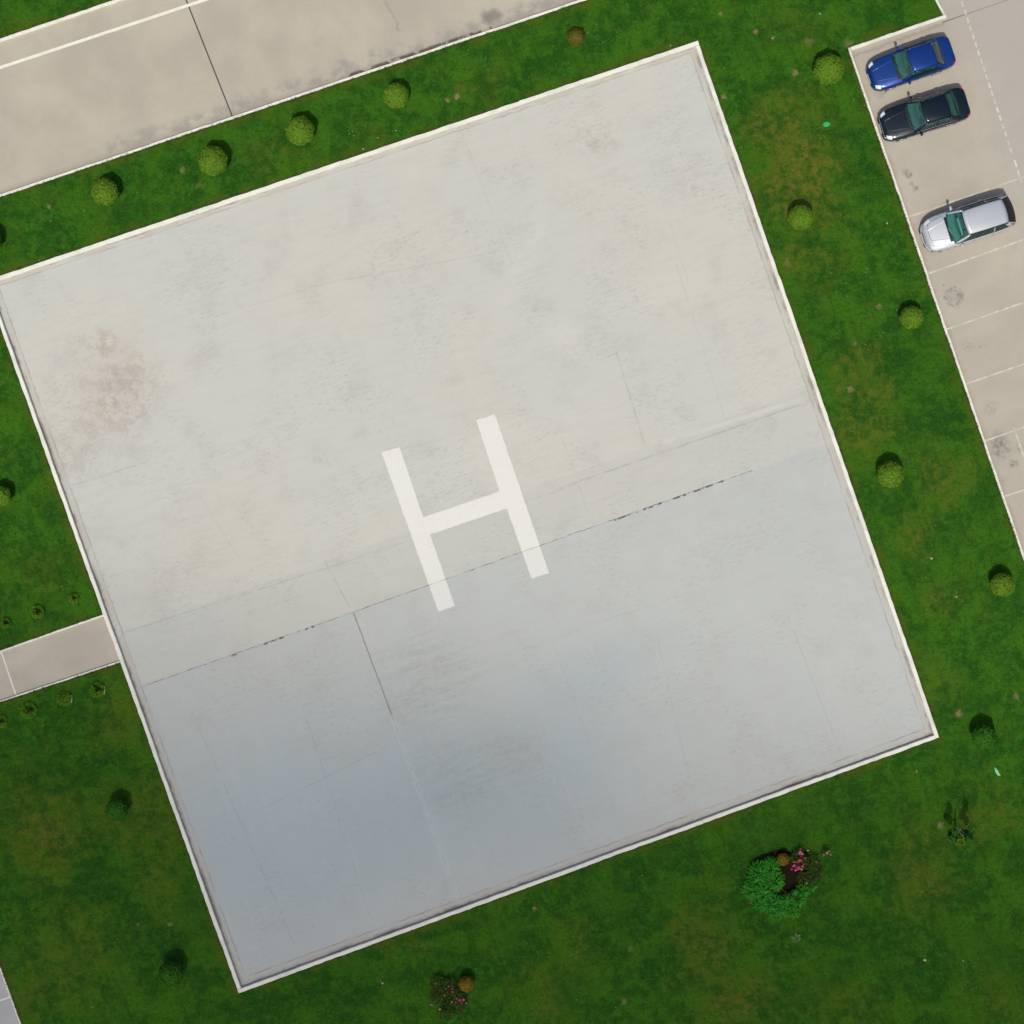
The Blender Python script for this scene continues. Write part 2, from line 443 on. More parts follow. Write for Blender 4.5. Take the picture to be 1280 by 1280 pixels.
def mat_lawn(blade=False):
    s = NB("lawn_blades" if blade else "lawn_turf")
    P = s.pos()
    p = s.xy(P)
    warp = s.vm('SCALE', s.vm('SUBTRACT', s.noise(p, .5, 5, .65, col=True), (.5, .5, .5)), sc_=6.0)
    pw = s.xy(s.vm('ADD', p, warp))
    n1 = s.noise(p, .16, 5, .6); n2 = s.noise(p, .55, 6, .66); n3 = s.noise(p, 2.2, 5, .7); n4 = s.noise(p, 11, 3, .7)
    mow = s.noise(s.map(p, rot=-E1, scale=(3.2, .35, 1)), .6, 5, .6)
    green = (.038, .116, .0055); deep = (.0145, .066, .0055); olive = (.062, .088, .008); mid = (.030, .088, .006); straw = (.12, .105, .02)
    c = s.mix(s.ramp(n2, .42, .60), deep, green)
    c = s.mix(s.ramp(n3, .46, .66, 0, .85), c, (.030, .120, .010))
    c = s.mix(s.ramp(s.noise(p, 1.3, 6, .75), .50, .64, 0, .6), c, (.040, .085, .006))
    c = s.mix(s.ramp(s.noise(p, 4.5, 4, .75), .50, .66, 0, .6), c, (.008, .042, .004))
    c = s.mix(s.ramp(n1, .52, .70, 0, .6), c, mid)
    ol = []
    for q, r, ry, k in (((1000, 210), 70, 110, .95), ((960, 150), 40, 60, .7), ((1010, 330), 60, 40, .6), ((1075, 470), 50, 55, .6), ((1090, 540), 60, 40, .65),
                        ((1060, 530), 40, 60, .6), ((1180, 600), 45, 60, .55), ((1140, 670), 40, 40, .6), ((1185, 755), 40, 30, .6), ((1160, 850), 60, 40, .4),
                        ((1240, 1020), 45, 40, .55), ((1150, 1080), 50, 90, .6), ((880, 1170), 60, 80, .6), ((920, 1250), 90, 60, .65), ((680, 1240), 50, 50, .5), ((720, 1180), 40, 60, .35),
                        ((500, 1180), 60, 20, .5), ((60, 1030), 80, 90, .7), ((90, 1190), 90, 100, .45), ((170, 1020), 90, 60, .5), ((200, 1100), 40, 90, .45), ((150, 900), 40, 60, .45),
                        ((40, 710), 60, 40, .35), ((40, 1240), 30, 60, .5), ((345, 195), 60, 20, .45), ((470, 175), 50, 18, .35), ((600, 100), 50, 25, .4), ((840, 90), 60, 30, .3),
                        ((50, 30), 60, 12, .6), ((1000, 30), 60, 30, .3), ((1250, 1250), 60, 60, .4), ((1060, 1260), 80, 40, .4)):
        ol.append(s.m('MULTIPLY', s.blob(pw, q, r * 1.15, ry * 1.15), k))
    om = ol[0]
    for o_ in ol[1:]: om = s.m('MAXIMUM', om, o_)
    c = s.mix(s.m('MULTIPLY', s.m('MULTIPLY', om, s.ramp(n2, .30, .56, .45, 1)), s.ramp(n3, .34, .60, .35, 1)), c, (.074, .096, .009))
    c = s.mix(s.m('MULTIPLY', s.m('MULTIPLY', om, om), s.ramp(n3, .44, .60, 0, .75)), c, (.125, .115, .018))
    dk = None
    for q, r, ry, k in (((130, 1110), 70, 60, .7), ((180, 1180), 80, 60, .7), ((60, 950), 60, 40, .6), ((300, 1250), 90, 30, .6), ((420, 1240), 90, 40, .6), ((780, 1100), 90, 30, .5),
                        ((1100, 1000), 60, 40, .4), ((1130, 450), 50, 70, .6), ((1090, 190), 30, 90, .6), ((930, 40), 50, 30, .5), ((1160, 520), 40, 60, .5), ((760, 1150), 50, 60, .5), ((1100, 1200), 90, 50, .5), ((1010, 300), 20, 20, .3)):
        o_ = s.m('MULTIPLY', s.blob(pw, q, r * 1.1, ry * 1.1), k)
        dk = o_ if dk is None else s.m('MAXIMUM', dk, o_)
    c = s.mix(s.m('MULTIPLY', dk, s.ramp(n3, .34, .60, 1, .4)), c, (.010, .052, .006))
    c = s.mix(s.ramp(mow, .48, .72, 0, .38), c, (.008, .040, .004))
    c = s.mix(s.ramp(n4, .52, .80, 0, .45), c, (.045, .130, .018))
    c = s.mix(s.ramp(s.noise(p, 6.5, 4, .8), .56, .68, 0, .55), c, (.068, .150, .020))
    c = s.mix(s.ramp(s.noise(s.vm('ADD', p, (31., 17., 0)), 6.0, 4, .8), .55, .68, 0, .6), c, (.006, .032, .003))
    c = s.mix(s.ramp(s.noise(s.vm('ADD', p, (11., 57., 0)), 2.8, 6, .8), .60, .70, 0, .45), c, (.10, .105, .018))
    # dry rim where the lawn meets the kerbs
    e = None
    for a_, b_ in ((PA, PB), (PB, PC), (PC, PD), (PD, PA), ROAD_S, ROAD_N, PARK_W, PARK_N, PATH_N, PATH_S, CORN):
        d_ = s.seg(p, a_, b_)
        e = d_ if e is None else s.m('MINIMUM', e, d_)
    c = s.mix(s.m('MULTIPLY', s.ramp(e, .10, .65, 1, 0), s.ramp(s.noise(p, .8, 4, .6), .42, .62, .0, .8)), c, (.056, .085, .008))
    c = s.mix(s.m('MULTIPLY', s.ramp(e, .02, .14, 1, 0), s.ramp(n3, .40, .60, .1, .7)), c, (.080, .060, .018))
    # bare scuffs
    w2 = s.vm('SCALE', s.vm('SUBTRACT', s.noise(p, 3, 3, .6, col=True), (.5, .5, .5)), sc_=.45)
    pb = s.xy(s.vm('ADD', p, w2))
    bare = None
    for q, r, k in (((571, 121), 5, 1), ((559, 125), 4, .7), ((228, 213), 5, .6), ((61, 258), 4, .6), ((248, 232), 6, .3), ((993, 92), 5, .7), ((966, 48), 4, .5), ((944, 41), 5, .7), ((900, 18), 4, .6),
                    ((1197, 893), 7, .8), ((1062, 487), 6, .6), ((1098, 383), 5, .5), ((1068, 430), 5, .4), ((1174, 1032), 6, .7), ((780, 1252), 6, .5), ((788, 1185), 5, .4), ((669, 1136), 4, .9), ((941, 1127), 5, .7),
                    ((1144, 963), 3, .7), ((905, 121), 4, .7), ((1270, 870), 5, .5), ((1060, 55), 8, .5), ((173, 1155), 4, .5), ((213, 1155), 5, .5), ((1012, 53), 8, .35), ((985, 330), 8, .3)):
        o_ = s.m('MULTIPLY', s.blob(pb, q, r), k)
        bare = o_ if bare is None else s.m('MAXIMUM', bare, o_)
    c = s.mix(bare, c, (.22, .17, .08))
    if blade:
        oi = s.n.new("ShaderNodeNewGeometry").outputs['Random Per Island']
        c = s.mix(s.ramp(oi, .55, 1, 0, .75), c, (.075, .165, .022))
        c = s.mix(s.ramp(oi, .0, .3, .8, 0), c, (.008, .035, .003))
        return s.done(c, .75, .08)
    s.bump(s.add(n4, s.m('MULTIPLY', n3, 1.5)), .8, .06)
    return s.done(c, .95, .05)

def mat_kerb(name, col=(.67, .655, .57)):
    s = NB(name)
    p = s.pos()
    n1 = s.noise(p, 1.3, 5, .65); n2 = s.noise(p, 9, 4, .7)
    c = s.mix(s.ramp(n1, .42, .68, 0, .6), col, tuple(x * .74 for x in col))
    c = s.mix(s.ramp(n2, .55, .78, 0, .45), c, (.42, .39, .33))
    s.bump(n2, .4, .02)
    return s.done(c, .8, .3)

def mat_line(name, wear=.5):
    full = (.70, .67, .58) if wear < .5 else (.58, .55, .475)
    s = NB(name)
    p = s.pos()
    n = s.noise(p, 2.2, 5, .7); n2 = s.noise(p, 14, 3, .7)
    c = s.mix(s.ramp(s.m('ADD', s.m('MULTIPLY', n, .7), s.m('MULTIPLY', n2, .3)), .44 - .1 * wear, .62 - .05 * wear, 0, wear), full, (.37, .335, .275))
    return s.done(c, .8, .2)

def flat(name, col, rough=.6, spec=.3, metal=0.0, **kw):
    s = NB(name)
    n = s.noise(s.pos(), 6, 3, .6)
    c = s.mix(s.ramp(n, .35, .7, 0, .35), col, tuple(x * .75 for x in col))
    return s.done(c, rough, spec, Metallic=metal, **kw)

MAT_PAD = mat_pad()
MAT_MARK = mat_pad(True)
MAT_ROAD = mat_road("road_concrete", (.355, .312, .248), (.348, .308, .255), (.405, .365, .292), road_extra)
MAT_PARK = mat_road("parking_concrete", (.34, .30, .245), (.36, .325, .27), (.40, .36, .295), park_extra)
MAT_PATH = mat_road("path_concrete", (.36, .315, .25), (.37, .33, .27), (.43, .385, .31))
MAT_PATHG = mat_road("grey_path_concrete", (.33, .32, .30), (.35, .345, .33), (.40, .39, .38))
MAT_LAWN = mat_lawn()
MAT_BLADE = mat_lawn(True)
MAT_KERB = mat_kerb("kerb_paint")
MAT_LINE = mat_line("road_line_paint", .25)
MAT_WORN = mat_line("worn_line_paint", .80)
MAT_DASH = mat_line("dash_line_paint", .7)

# ------------------------------------------------------------------ setting geometry
def poly_sheet(name, poly, z, mat):
    vs = [Vector((*W(*q).xy, z)) for q in poly]
    tris = geometry.tessellate_polygon([vs])
    fs = []
    for t in tris:
        a, b, c = (vs[i] for i in t)
        fs.append(t if (b - a).cross(c - a).z > 0 else (t[0], t[2], t[1]))
    o = from_data(name, vs, fs, mat)
    tag(o, kind='structure')
    return o

S = 340.0
o = from_data("ground", [(-S, -S, -.06), (S, -S, -.06), (S, S, -.06), (-S, S, -.06)], [(0, 1, 2, 3)], MAT_LAWN)
tag(o, kind='structure')

LZ = 0.10
vs2 = [Vector((-S, -S)), Vector((S, -S)), Vector((S, S)), Vector((-S, S))]
edges = [(0, 1), (1, 2), (2, 3), (3, 0)]
for h in HOLES:
    b0 = len(vs2)
    for q in h: vs2.append(W(*q).xy)
    for i in range(len(h)): edges.append((b0 + i, b0 + (i + 1) % len(h)))
res = geometry.delaunay_2d_cdt(vs2, edges, [], 0, 1e-4)
lv, lf = res[0], res[2]
fs = []
for f in lf:
    cx = sum(lv[i].x for i in f) / len(f); cy = sum(lv[i].y for i in f) / len(f)
    if any(inside((cx / M_PX + 640, 640 - cy / M_PX), h) for h in HOLES): continue
    a, b, c = (lv[i] for i in f[:3])
    fs.append(tuple(f) if (b - a).cross(c - a) > 0 else tuple(reversed(f)))
o = from_data("lawn", [(v.x, v.y, LZ) for v in lv], fs, MAT_LAWN)
tag(o, kind='structure')

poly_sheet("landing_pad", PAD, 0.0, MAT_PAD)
poly_sheet("road", road_poly, 0.0, MAT_ROAD)
poly_sheet("parking_lot", park_poly, 0.004, MAT_PARK)
poly_sheet("path", path_poly, 0.008, MAT_PATH)
poly_sheet("path", corn_poly, 0.012, MAT_PATHG)

def kerb(a, b, width, side, top=.14, trim=(0, 0), mat=None):
    """kerb run whose outer edge follows a-b; side=+1 puts the body to the left of a->b"""
    A = W(*a); B = W(*b)
    A.z = B.z = 0
    d = (B - A); L = d.length; d.normalize()
    nn = Vector((-d.y, d.x, 0)) * side
    A = A + d * trim[0]; L = L - trim[0] - trim[1]
    stone = 3.0
    n = max(1, int(L / stone)); stone = L / n
    vs = []; fs = []
    for i in range(n):
        gap = random.choice((0, .001, .001, .004))
        x0 = i * stone + gap; x1 = (i + 1) * stone - gap
        off = random.uniform(-.010, .010); zt = top + random.uniform(-.008, .006)
        m = 10
        base = len(vs)
        for k in range(m + 1):
            x = x0 + (x1 - x0) * k / m
            jo = off + random.uniform(-.016, .012); ji = off + random.uniform(-.007, .007)
            ring = [(jo, -.07), (jo, zt - .02), (jo + .018, zt), (width + ji - .02, zt), (width + ji, zt - .025), (width + ji + .012, -.07)]
            for (q, z) in ring:
                P = A + d * x + nn * q
                vs.append((P.x, P.y, z))
        for k in range(m):
            for r in range(5):
                i0 = base + k * 6 + r
                f = (i0, i0 + 1, i0 + 7, i0 + 6)
                fs.append(f)
        fs.append(tuple(base + r for r in range(6)))
        fs.append(tuple(base + m * 6 + r for r in reversed(range(6))))
    bm = bmesh.new()
    bv = [bm.verts.new(v) for v in vs]
    for f in fs: bm.faces.new([bv[i] for i in f])
    o = from_bm("kerb", bm, mat or MAT_KERB)
    tag(o, kind='structure')
    return o

# the body lies on the paved side of each line; world y is up so "left" flips with survey v
kerb(PA, PB, .21, -1, top=.19)
kerb(PB, PC, .19, -1, trim=(.215, 0), top=.19)
kerb(PC, PD, .19, -1, trim=(.195, 0), top=.20)
kerb(PD, PA, .19, -1, trim=(.195, .215), top=.20)
kerb(ext(*ROAD_S, -1.2), ext(*ROAD_S, 2.2), .13, 1)
kerb(ext(*ROAD_N, -6), ext(*ROAD_N, 10), .16, -1)
kerb(PARK_W[0], ext(*PARK_W, 2), .12, 1)
kerb(PARK_N[0], PARK_N[1], .17, -1, trim=(.125, 0))
kerb(PARK_E[0], ext(*PARK_E, 7), .12, 1, trim=(.0, 0))
kerb(ext(*PATH_N, -5), PATH_N[1], .09, -1, top=.12)
kerb(ext(*PATH_S, -5), PATH_S[1], .09, 1, top=.12, trim=(0, .02))
kerb((-27, 1130), ext(*CORN, 5), .09, -1, top=.12)

def strip(vs, fs, a, b, w, z):
    A = W(*a); B = W(*b)
    d = (B - A).normalized(); n = Vector((-d.y, d.x, 0)) * w / 2
    L = (B - A).length; m = max(1, int(L / .3))
    base = len(vs)
    for k in range(m + 1):
        P = A + d * (L * k / m)
        j = random.uniform(-.006, .006)
        vs += [(P.x - n.x * (1 + j * 8), P.y - n.y * (1 + j * 8), z), (P.x + n.x * (1 - j * 8), P.y + n.y * (1 - j * 8), z)]
    for k in range(m):
        i = base + 2 * k
        q = (i, i + 2, i + 3, i + 1)
        fs.append(q)
def strips(name, segs, w, z, mat):
    vs = []; fs = []
    for a, b in segs: strip(vs, fs, a, b, w, z)
    bm = bmesh.new(); bv = [bm.verts.new(v) for v in vs]
    for f in fs:
        fc = bm.faces.new([bv[i] for i in f]); fc.normal_update()
        if fc.normal.z < 0: fc.normal_flip()
    me = bpy.data.meshes.new(name); bm.to_mesh(me); bm.free()
    o = link(name, me, mat)
    tag(o, kind='structure')
    return o
strips("road_marking", [((-600, 283), (700, -147))], .15, .006, MAT_LINE)
strips("path_marking", [((1, 813), (21, 872))], .07, .014, MAT_LINE)
strips("path_marking", [((-60, 1271), (13, 1246))], .08, .018, MAT_LINE)
# dashed lane line and worn bay lines of the car park
dash = []
a, b = (1202, 2), (1266, 195)
n = 19
for i in range(n):
    dash.append((ext(a, b, i / n), ext(a, b, (i + .62) / n)))
dash += [((1268, 200), (1271, 209)), ((1272, 213), (1277, 228))]
strips("parking_marking", dash, .085, .008, MAT_DASH)
strips("parking_marking", [((1136, 271), (1292, 217)), ((1158, 343), (1300, 292)), ((1182, 412), (1300, 371)), ((1207, 480), (1300, 448)),
                           ((1229, 552), (1300, 527)), ((1254, 621), (1300, 606))], .085, .012, MAT_WORN)
strips("parking_marking", [((1267, 534), (1283, 580))], .085, .016, MAT_WORN)

# the painted letter H: one slab of paint with real thickness
def poly_solid(name, polys, z0, z1, mat):
    bm = bmesh.new()
    for poly in polys:
        lo = [bm.verts.new((*W(*q).xy, z0)) for q in poly]
        hi = [bm.verts.new((*W(*q).xy, z1)) for q in poly]
        bm.faces.new(hi)
        for i in range(len(poly)):
            j = (i + 1) % len(poly)
            bm.faces.new((lo[i], lo[j], hi[j], hi[i]))
    return from_bm(name, bm, mat)
H = [(476.8, 565.4), (499.3, 559), (528.9, 646.4), (624.5, 614.1), (595.3, 524.9), (618.5, 517.8), (686.4, 716.5), (664.3, 723.3),
     (633.5, 635.5), (537.5, 668.1), (568.6, 757.4), (548, 764.5)]
def rough_edge(poly, step, j):
    out = []
    for i in range(len(poly)):
        a, b = poly[i], poly[(i + 1) % len(poly)]
        n = max(2, int(math.hypot(b[0] - a[0], b[1] - a[1]) / step))
        for k in range(n):
            q = ext(a, b, k / n)
            out.append(q if k == 0 else (q[0] + random.uniform(-j, j), q[1] + random.uniform(-j, j)))
    return out
hm = poly_solid("letter_marking", [rough_edge(H, 3, .28)], .001, .006, MAT_MARK)
tag(hm, "large white painted letter H in the middle of the concrete pad", "marking")

# unseen cloud added far above, lens-shaped to cast soft shade on the south
def shade_cloud():
    Z = 420.0
    off = Vector((SUN.x, SUN.y, 0)) / SUN.z * Z
    nx, ny = 44, 30
    cx, cy = W(470, 1505).xy          # middle of its shadow on the ground
    rx, ry = 70.0, 37.0
    ang = math.radians(-9)
    vs = []; fs = []
    def edge(th): return 1 + .10 * math.sin(3 * th + 1) + .06 * math.sin(5 * th + 2.3) + .03 * math.sin(9 * th)
    rings = 14; seg_ = 48
    top = [[None] * seg_ for _ in range(rings)]; bot = [[None] * seg_ for _ in range(rings)]
    def hgt(t):          # half thickness: soft lens
        s_ = max(0., 1 - t); s_ = min(1, s_ / .62)
        return 6.0 * (s_ * s_ * (3 - 2 * s_)) + .02
    vs.append((0, 0, hgt(0) * 1.4)); vs.append((0, 0, -hgt(0) * .6))
    for r in range(rings):
        t = (r + 1) / rings
        for k in range(seg_):
            th = 2 * math.pi * k / seg_
            e = edge(th)
            x = rx * t * e * math.cos(th); y = ry * t * e * math.sin(th)
            x, y = x * math.cos(ang) - y * math.sin(ang), x * math.sin(ang) + y * math.cos(ang)
            hh = hgt(t) * (1 + .15 * math.sin(x * .3) * math.cos(y * .35))
            top[r][k] = len(vs); vs.append((x, y, hh * 1.4))
            bot[r][k] = len(vs); vs.append((x, y, -hh * .6))
    for k in range(seg_):
        k2 = (k + 1) % seg_
        fs.append((0, top[0][k], top[0][k2])); fs.append((1, bot[0][k2], bot[0][k]))
        for r in range(rings - 1):
            fs.append((top[r][k], top[r + 1][k], top[r + 1][k2], top[r][k2]))
            fs.append((bot[r][k2], bot[r + 1][k2], bot[r + 1][k], bot[r][k]))
        fs.append((top[-1][k], bot[-1][k], bot[-1][k2], top[-1][k2]))
    m = bpy.data.materials.new("shade_cloud_vapour"); m.use_nodes = True
    nt = m.node_tree; nt.nodes.clear()
    out = nt.nodes.new("ShaderNodeOutputMaterial"); v = nt.nodes.new("ShaderNodeVolumePrincipled")
    v.inputs['Color'].default_value = (.95, .96, 1, 1)
    v.inputs['Density'].default_value = CLOUD_DENS
    v.inputs['Anisotropy'].default_value = .3
    nt.links.new(v.outputs[0], out.inputs['Volume'])
    o = from_data("shade_cloud", vs, fs, m)
    o.location = (cx + off.x, cy + off.y, Z)
    tag(o, kind='stuff')
    return o
CLOUD_DENS = .068
shade_cloud()
# ------------------------------------------------------------------ grass blades on the lawn
def fast_mesh(name, V, F, mats, parent=None):
    me = bpy.data.meshes.new(name)
    V = np.ascontiguousarray(V, dtype=np.float32); F = np.ascontiguousarray(F, dtype=np.int32)
    k = F.shape[1]
    me.vertices.add(len(V)); me.vertices.foreach_set('co', V.ravel())
    me.loops.add(F.size); me.loops.foreach_set('vertex_index', F.ravel())
    me.polygons.add(len(F))
    me.polygons.foreach_set('loop_start', np.arange(0, F.size, k, dtype=np.int32))
    me.polygons.foreach_set('loop_total', np.full(len(F), k, dtype=np.int32))
    me.update(calc_edges=True)
    return link(name, me, mats, parent)

def inside_np(X, Y, poly):
    c = np.zeros(len(X), bool); n = len(poly)
    for i in range(n):
        x1, y1 = poly[i]; x2, y2 = poly[(i + 1) % n]
        if y1 == y2: continue
        c ^= ((y1 > Y) != (y2 > Y)) & (X < (x2 - x1) * (Y - y1) / (y2 - y1) + x1)
    return c

def grass():
    N = 430000
    U = RNG.uniform(-60, 1340, N); V = RNG.uniform(-60, 1340, N)
    ok = np.ones(N, bool)
    for h in HOLES: ok &= ~inside_np(U, V, h)
    U, V = U[ok], V[ok]
    # ragged tufts leaning over the kerbs
    eu, ev = [], []
    for a, b in ((PA, PB), (PB, PC), (PC, PD), (PD, PA), (ROAD_S[0], ROAD_S[1]), (ROAD_N[0], ext(*ROAD_N, 1)), (PARK_W[0], PARK_W[1]), PARK_N, PATH_N, PATH_S, CORN):
        L = math.hypot(b[0] - a[0], b[1] - a[1]); n = int(L * 5)
        t = RNG.uniform(0, 1, n)
        nxx, nyy = -(b[1] - a[1]) / L, (b[0] - a[0]) / L
        mid = ext(a, b, .5)
        sgn = 1
        if any(inside((mid[0] + nxx * 2, mid[1] + nyy * 2), h) for h in HOLES): sgn = -1
        clump = .55 + .45 * np.sin(t * L * .35 + 3 * np.sin(t * L * .11))
        dd = RNG.uniform(0.2, 1.6, n) * sgn
        keep = RNG.uniform(0, 1, n) < clump
        eu.append((a[0] + (b[0] - a[0]) * t + nxx * dd)[keep]); ev.append((a[1] + (b[1] - a[1]) * t + nyy * dd)[keep])
    EU = np.concatenate(eu); EV = np.concatenate(ev)
    out = np.ones(len(EU), bool)
    for h in HOLES: out &= ~inside_np(EU, EV, h)
    EU, EV = EU[out], EV[out]
    U = np.concatenate([U, EU]); V = np.concatenate([V, EV])
    n = len(U)
    X = (U - 640) * M_PX; Y = (640 - V) * M_PX
    th = RNG.uniform(0, 2 * np.pi, n); ln = RNG.uniform(.03, .085, n); w = RNG.uniform(.006, .016, n); hh = RNG.uniform(.015, .055, n)
    big = RNG.uniform(0, 1, n) < .02
    ln[big] *= 1.5; w[big] *= 1.8
    ct, st = np.cos(th), np.sin(th)
    A = np.stack([X - st * w, Y + ct * w, np.full(n, LZ)], 1)
    B = np.stack([X + st * w, Y - ct * w, np.full(n, LZ)], 1)
    ne = len(EU)
    hh[-ne:] = RNG.uniform(.045, .10, ne); ln[-ne:] = RNG.uniform(.05, .13, ne); w[-ne:] *= 1.3
    C = np.stack([X + ct * ln, Y + st * ln, LZ + hh], 1)
    VV = np.stack([A, B, C], 1).reshape(-1, 3)
    F = np.arange(3 * n).reshape(-1, 3)
    o = fast_mesh("grass", VV, F, MAT_BLADE)
    tag(o, "short mown green lawn grass around the concrete pad", "grass", kind='stuff')
grass()

def clover():
    pts = []
    cl = [(1120, 300, 14), (1100, 340, 10), (1055, 360, 12), (1110, 275, 8), (1040, 345, 8), (1225, 1240, 16), (1207, 1238, 10), (1165, 690, 25), (1215, 670, 16), (1170, 740, 20), (1195, 745, 10), (1120, 560, 20),
          (1085, 335, 5), (1170, 180, 10), (1075, 130, 12), (500, 165, 12), (440, 168, 6), (60, 270, 12), (170, 242, 5), (905, 60, 20), (880, 85, 12), (1270, 1170, 10), (1050, 655, 8), (1240, 830, 20), (1260, 860, 20),
          (215, 100, 5), (50, 640, 60), (240, 1140, 10), (475, 1230, 6), (600, 1220, 20), (800, 1080, 30), (720, 1185, 12), (1230, 1215, 12), (760, 60, 30), (600, 60, 20), (1090, 430, 30)]
    for u, v, r in cl:
        for k in range(random.randint(2, 6)):
            pts.append((u + random.gauss(0, r * .6), v + random.gauss(0, r * .6), random.uniform(.012, .026)))
    for k in range(110):
        pts.append((random.uniform(0, 1280), random.uniform(0, 1280), random.uniform(.014, .03)))
    for q in ((1156, 1200, .085), (478, 1229, .06), (1165, 698, .07), (1196, 746, .05), (1109, 279, .06), (118 * 4, 172, .04), (495, 163, .04), (454, 186, .045), (1025, 17, .05), (966, 48, .05), (1204, 1201, .04), (838, 57, .05)):
        pts.append(q)
    vs = []; fs = []
    for u, v, r in pts:
        if any(inside((u, v), h) for h in HOLES): continue
        P = W(u, v, LZ + .04)
        b = len(vs); m = 6
        vs.append((P.x, P.y, P.z + r * .5))
        for k in range(m):
            a_ = 2 * math.pi * k / m + random.uniform(-.3, .3); rr = r * random.uniform(.6, 1.1)
            vs.append((P.x + rr * math.cos(a_), P.y + rr * math.sin(a_), P.z - .01))
        for k in range(m): fs.append((b, b + 1 + k, b + 1 + (k + 1) % m))
    o = from_data("clover_flowers", vs, fs, flat("clover_petals", (.40, .44, .26), .8, .1))
    tag(o, "tiny pale clover flowers scattered through the lawn", "flowers", kind='stuff')
clover()

# ------------------------------------------------------------------ leaf materials
def leaf_mat(name, a, b, c=None, rough=.7, spec=.06):
    s = NB(name)
    g = s.n.new("ShaderNodeNewGeometry")
    r = g.outputs['Random Per Island']
    n = s.noise(g.outputs['Position'], 3.0, 3, .6)
    col = s.mix(s.ramp(r, 0, 1), a, b)
    col = s.mix(s.ramp(n, .35, .65, 0, .5), col, c or tuple(x * .6 for x in a))
    s.done(col, rough, spec)
    tr = s.n.new("ShaderNodeBsdfTranslucent"); s.put(tr.inputs[0], col)
    mx = s.n.new("ShaderNodeMixShader"); mx.inputs[0].default_value = .18
    s.l.new(s.bsdf.outputs[0], mx.inputs[1]); s.l.new(tr.outputs[0], mx.inputs[2])
    s.l.new(mx.outputs[0], s.out.inputs[0])
    return s.mat
L_BOX = leaf_mat("clipped_leaf", (.10, .21, .014), (.14, .28, .026), (.14, .21, .018))
L_DARK = leaf_mat("dark_clipped_leaf", (.025, .120, .010), (.055, .19, .022), (.045, .12, .010))
L_GOLD = leaf_mat("ochre_leaf", (.16, .13, .010), (.28, .22, .03), (.22, .13, .012))
L_BROWNISH = leaf_mat("brown_green_leaf", (.10, .10, .014), (.17, .16, .03), (.17, .09, .02))
L_FERN = leaf_mat("broad_green_leaf", (.012, .13, .010), (.07, .34, .035), (.03, .16, .012))
L_ROSE = leaf_mat("rose_leaf", (.018, .070, .010), (.060, .14, .022), (.085, .050, .012))
L_YOUNG = leaf_mat("young_leaf", (.06, .16, .008), (.12, .25, .02), (.09, .16, .01))
M_PINK = leaf_mat("pink_petal", (.70, .05, .18), (.90, .25, .42), (.50, .01, .07), .5)
M_PEACH = leaf_mat("peach_petal", (.55, .22, .10), (.65, .42, .22), (.40, .12, .06), .5)
M_BARK = flat("bark", (.12, .075, .04), .9, .1)
M_CORE = flat("twig_core", (.04, .085, .008), .95, .02)
M_SOIL = flat("bare_soil", (.018, .013, .006), .95, .02)

def leaf_quads(C, Nn, size, jit=.5, asp=1.6):
    """leaf-shaped quads at C with normals roughly Nn"""
    n = len(C)
    Nn = Nn + RNG.normal(0, jit, (n, 3)); Nn /= np.linalg.norm(Nn, axis=1, keepdims=True) + 1e-9
    T = RNG.normal(0, 1, (n, 3)); T -= (T * Nn).sum(1, keepdims=True) * Nn; T /= np.linalg.norm(T, axis=1, keepdims=True) + 1e-9
    B = np.cross(Nn, T)
    sz = (size * RNG.uniform(.6, 1.35, n))[:, None]
    a = C - T * sz * asp * .5; b = C + B * sz * .42; c = C + T * sz * asp * .5; d = C - B * sz * .42
    return np.stack([a, b, c, d], 1).reshape(-1, 3)

def sphere_bm(r, loc, sx=1, sz=1, sub=2):
    bm = bmesh.new()
    bmesh.ops.create_icosphere(bm, subdivisions=sub, radius=r, matrix=Matrix.Translation(loc) @ Matrix.Diagonal((sx, sx, sz, 1)))
    return bm

def tube(bm, pts, r0, r1, n=6):
    prev = None
    for i, p in enumerate(pts):
        p = Vector(p); t = i / (len(pts) - 1)
        d = (Vector(pts[min(i + 1, len(pts) - 1)]) - Vector(pts[max(i - 1, 0)])).normalized()
        q = d.to_track_quat('Z', 'Y').to_matrix()
        r = r0 + (r1 - r0) * t
        ring = [bm.verts.new(p + q @ Vector((r * math.cos(2 * math.pi * k / n), r * math.sin(2 * math.pi * k / n), 0))) for k in range(n)]
        if prev:
            for k in range(n): bm.faces.new((prev[k], prev[(k + 1) % n], ring[(k + 1) % n], ring[k]))
        prev = ring
    bm.faces.new(prev)

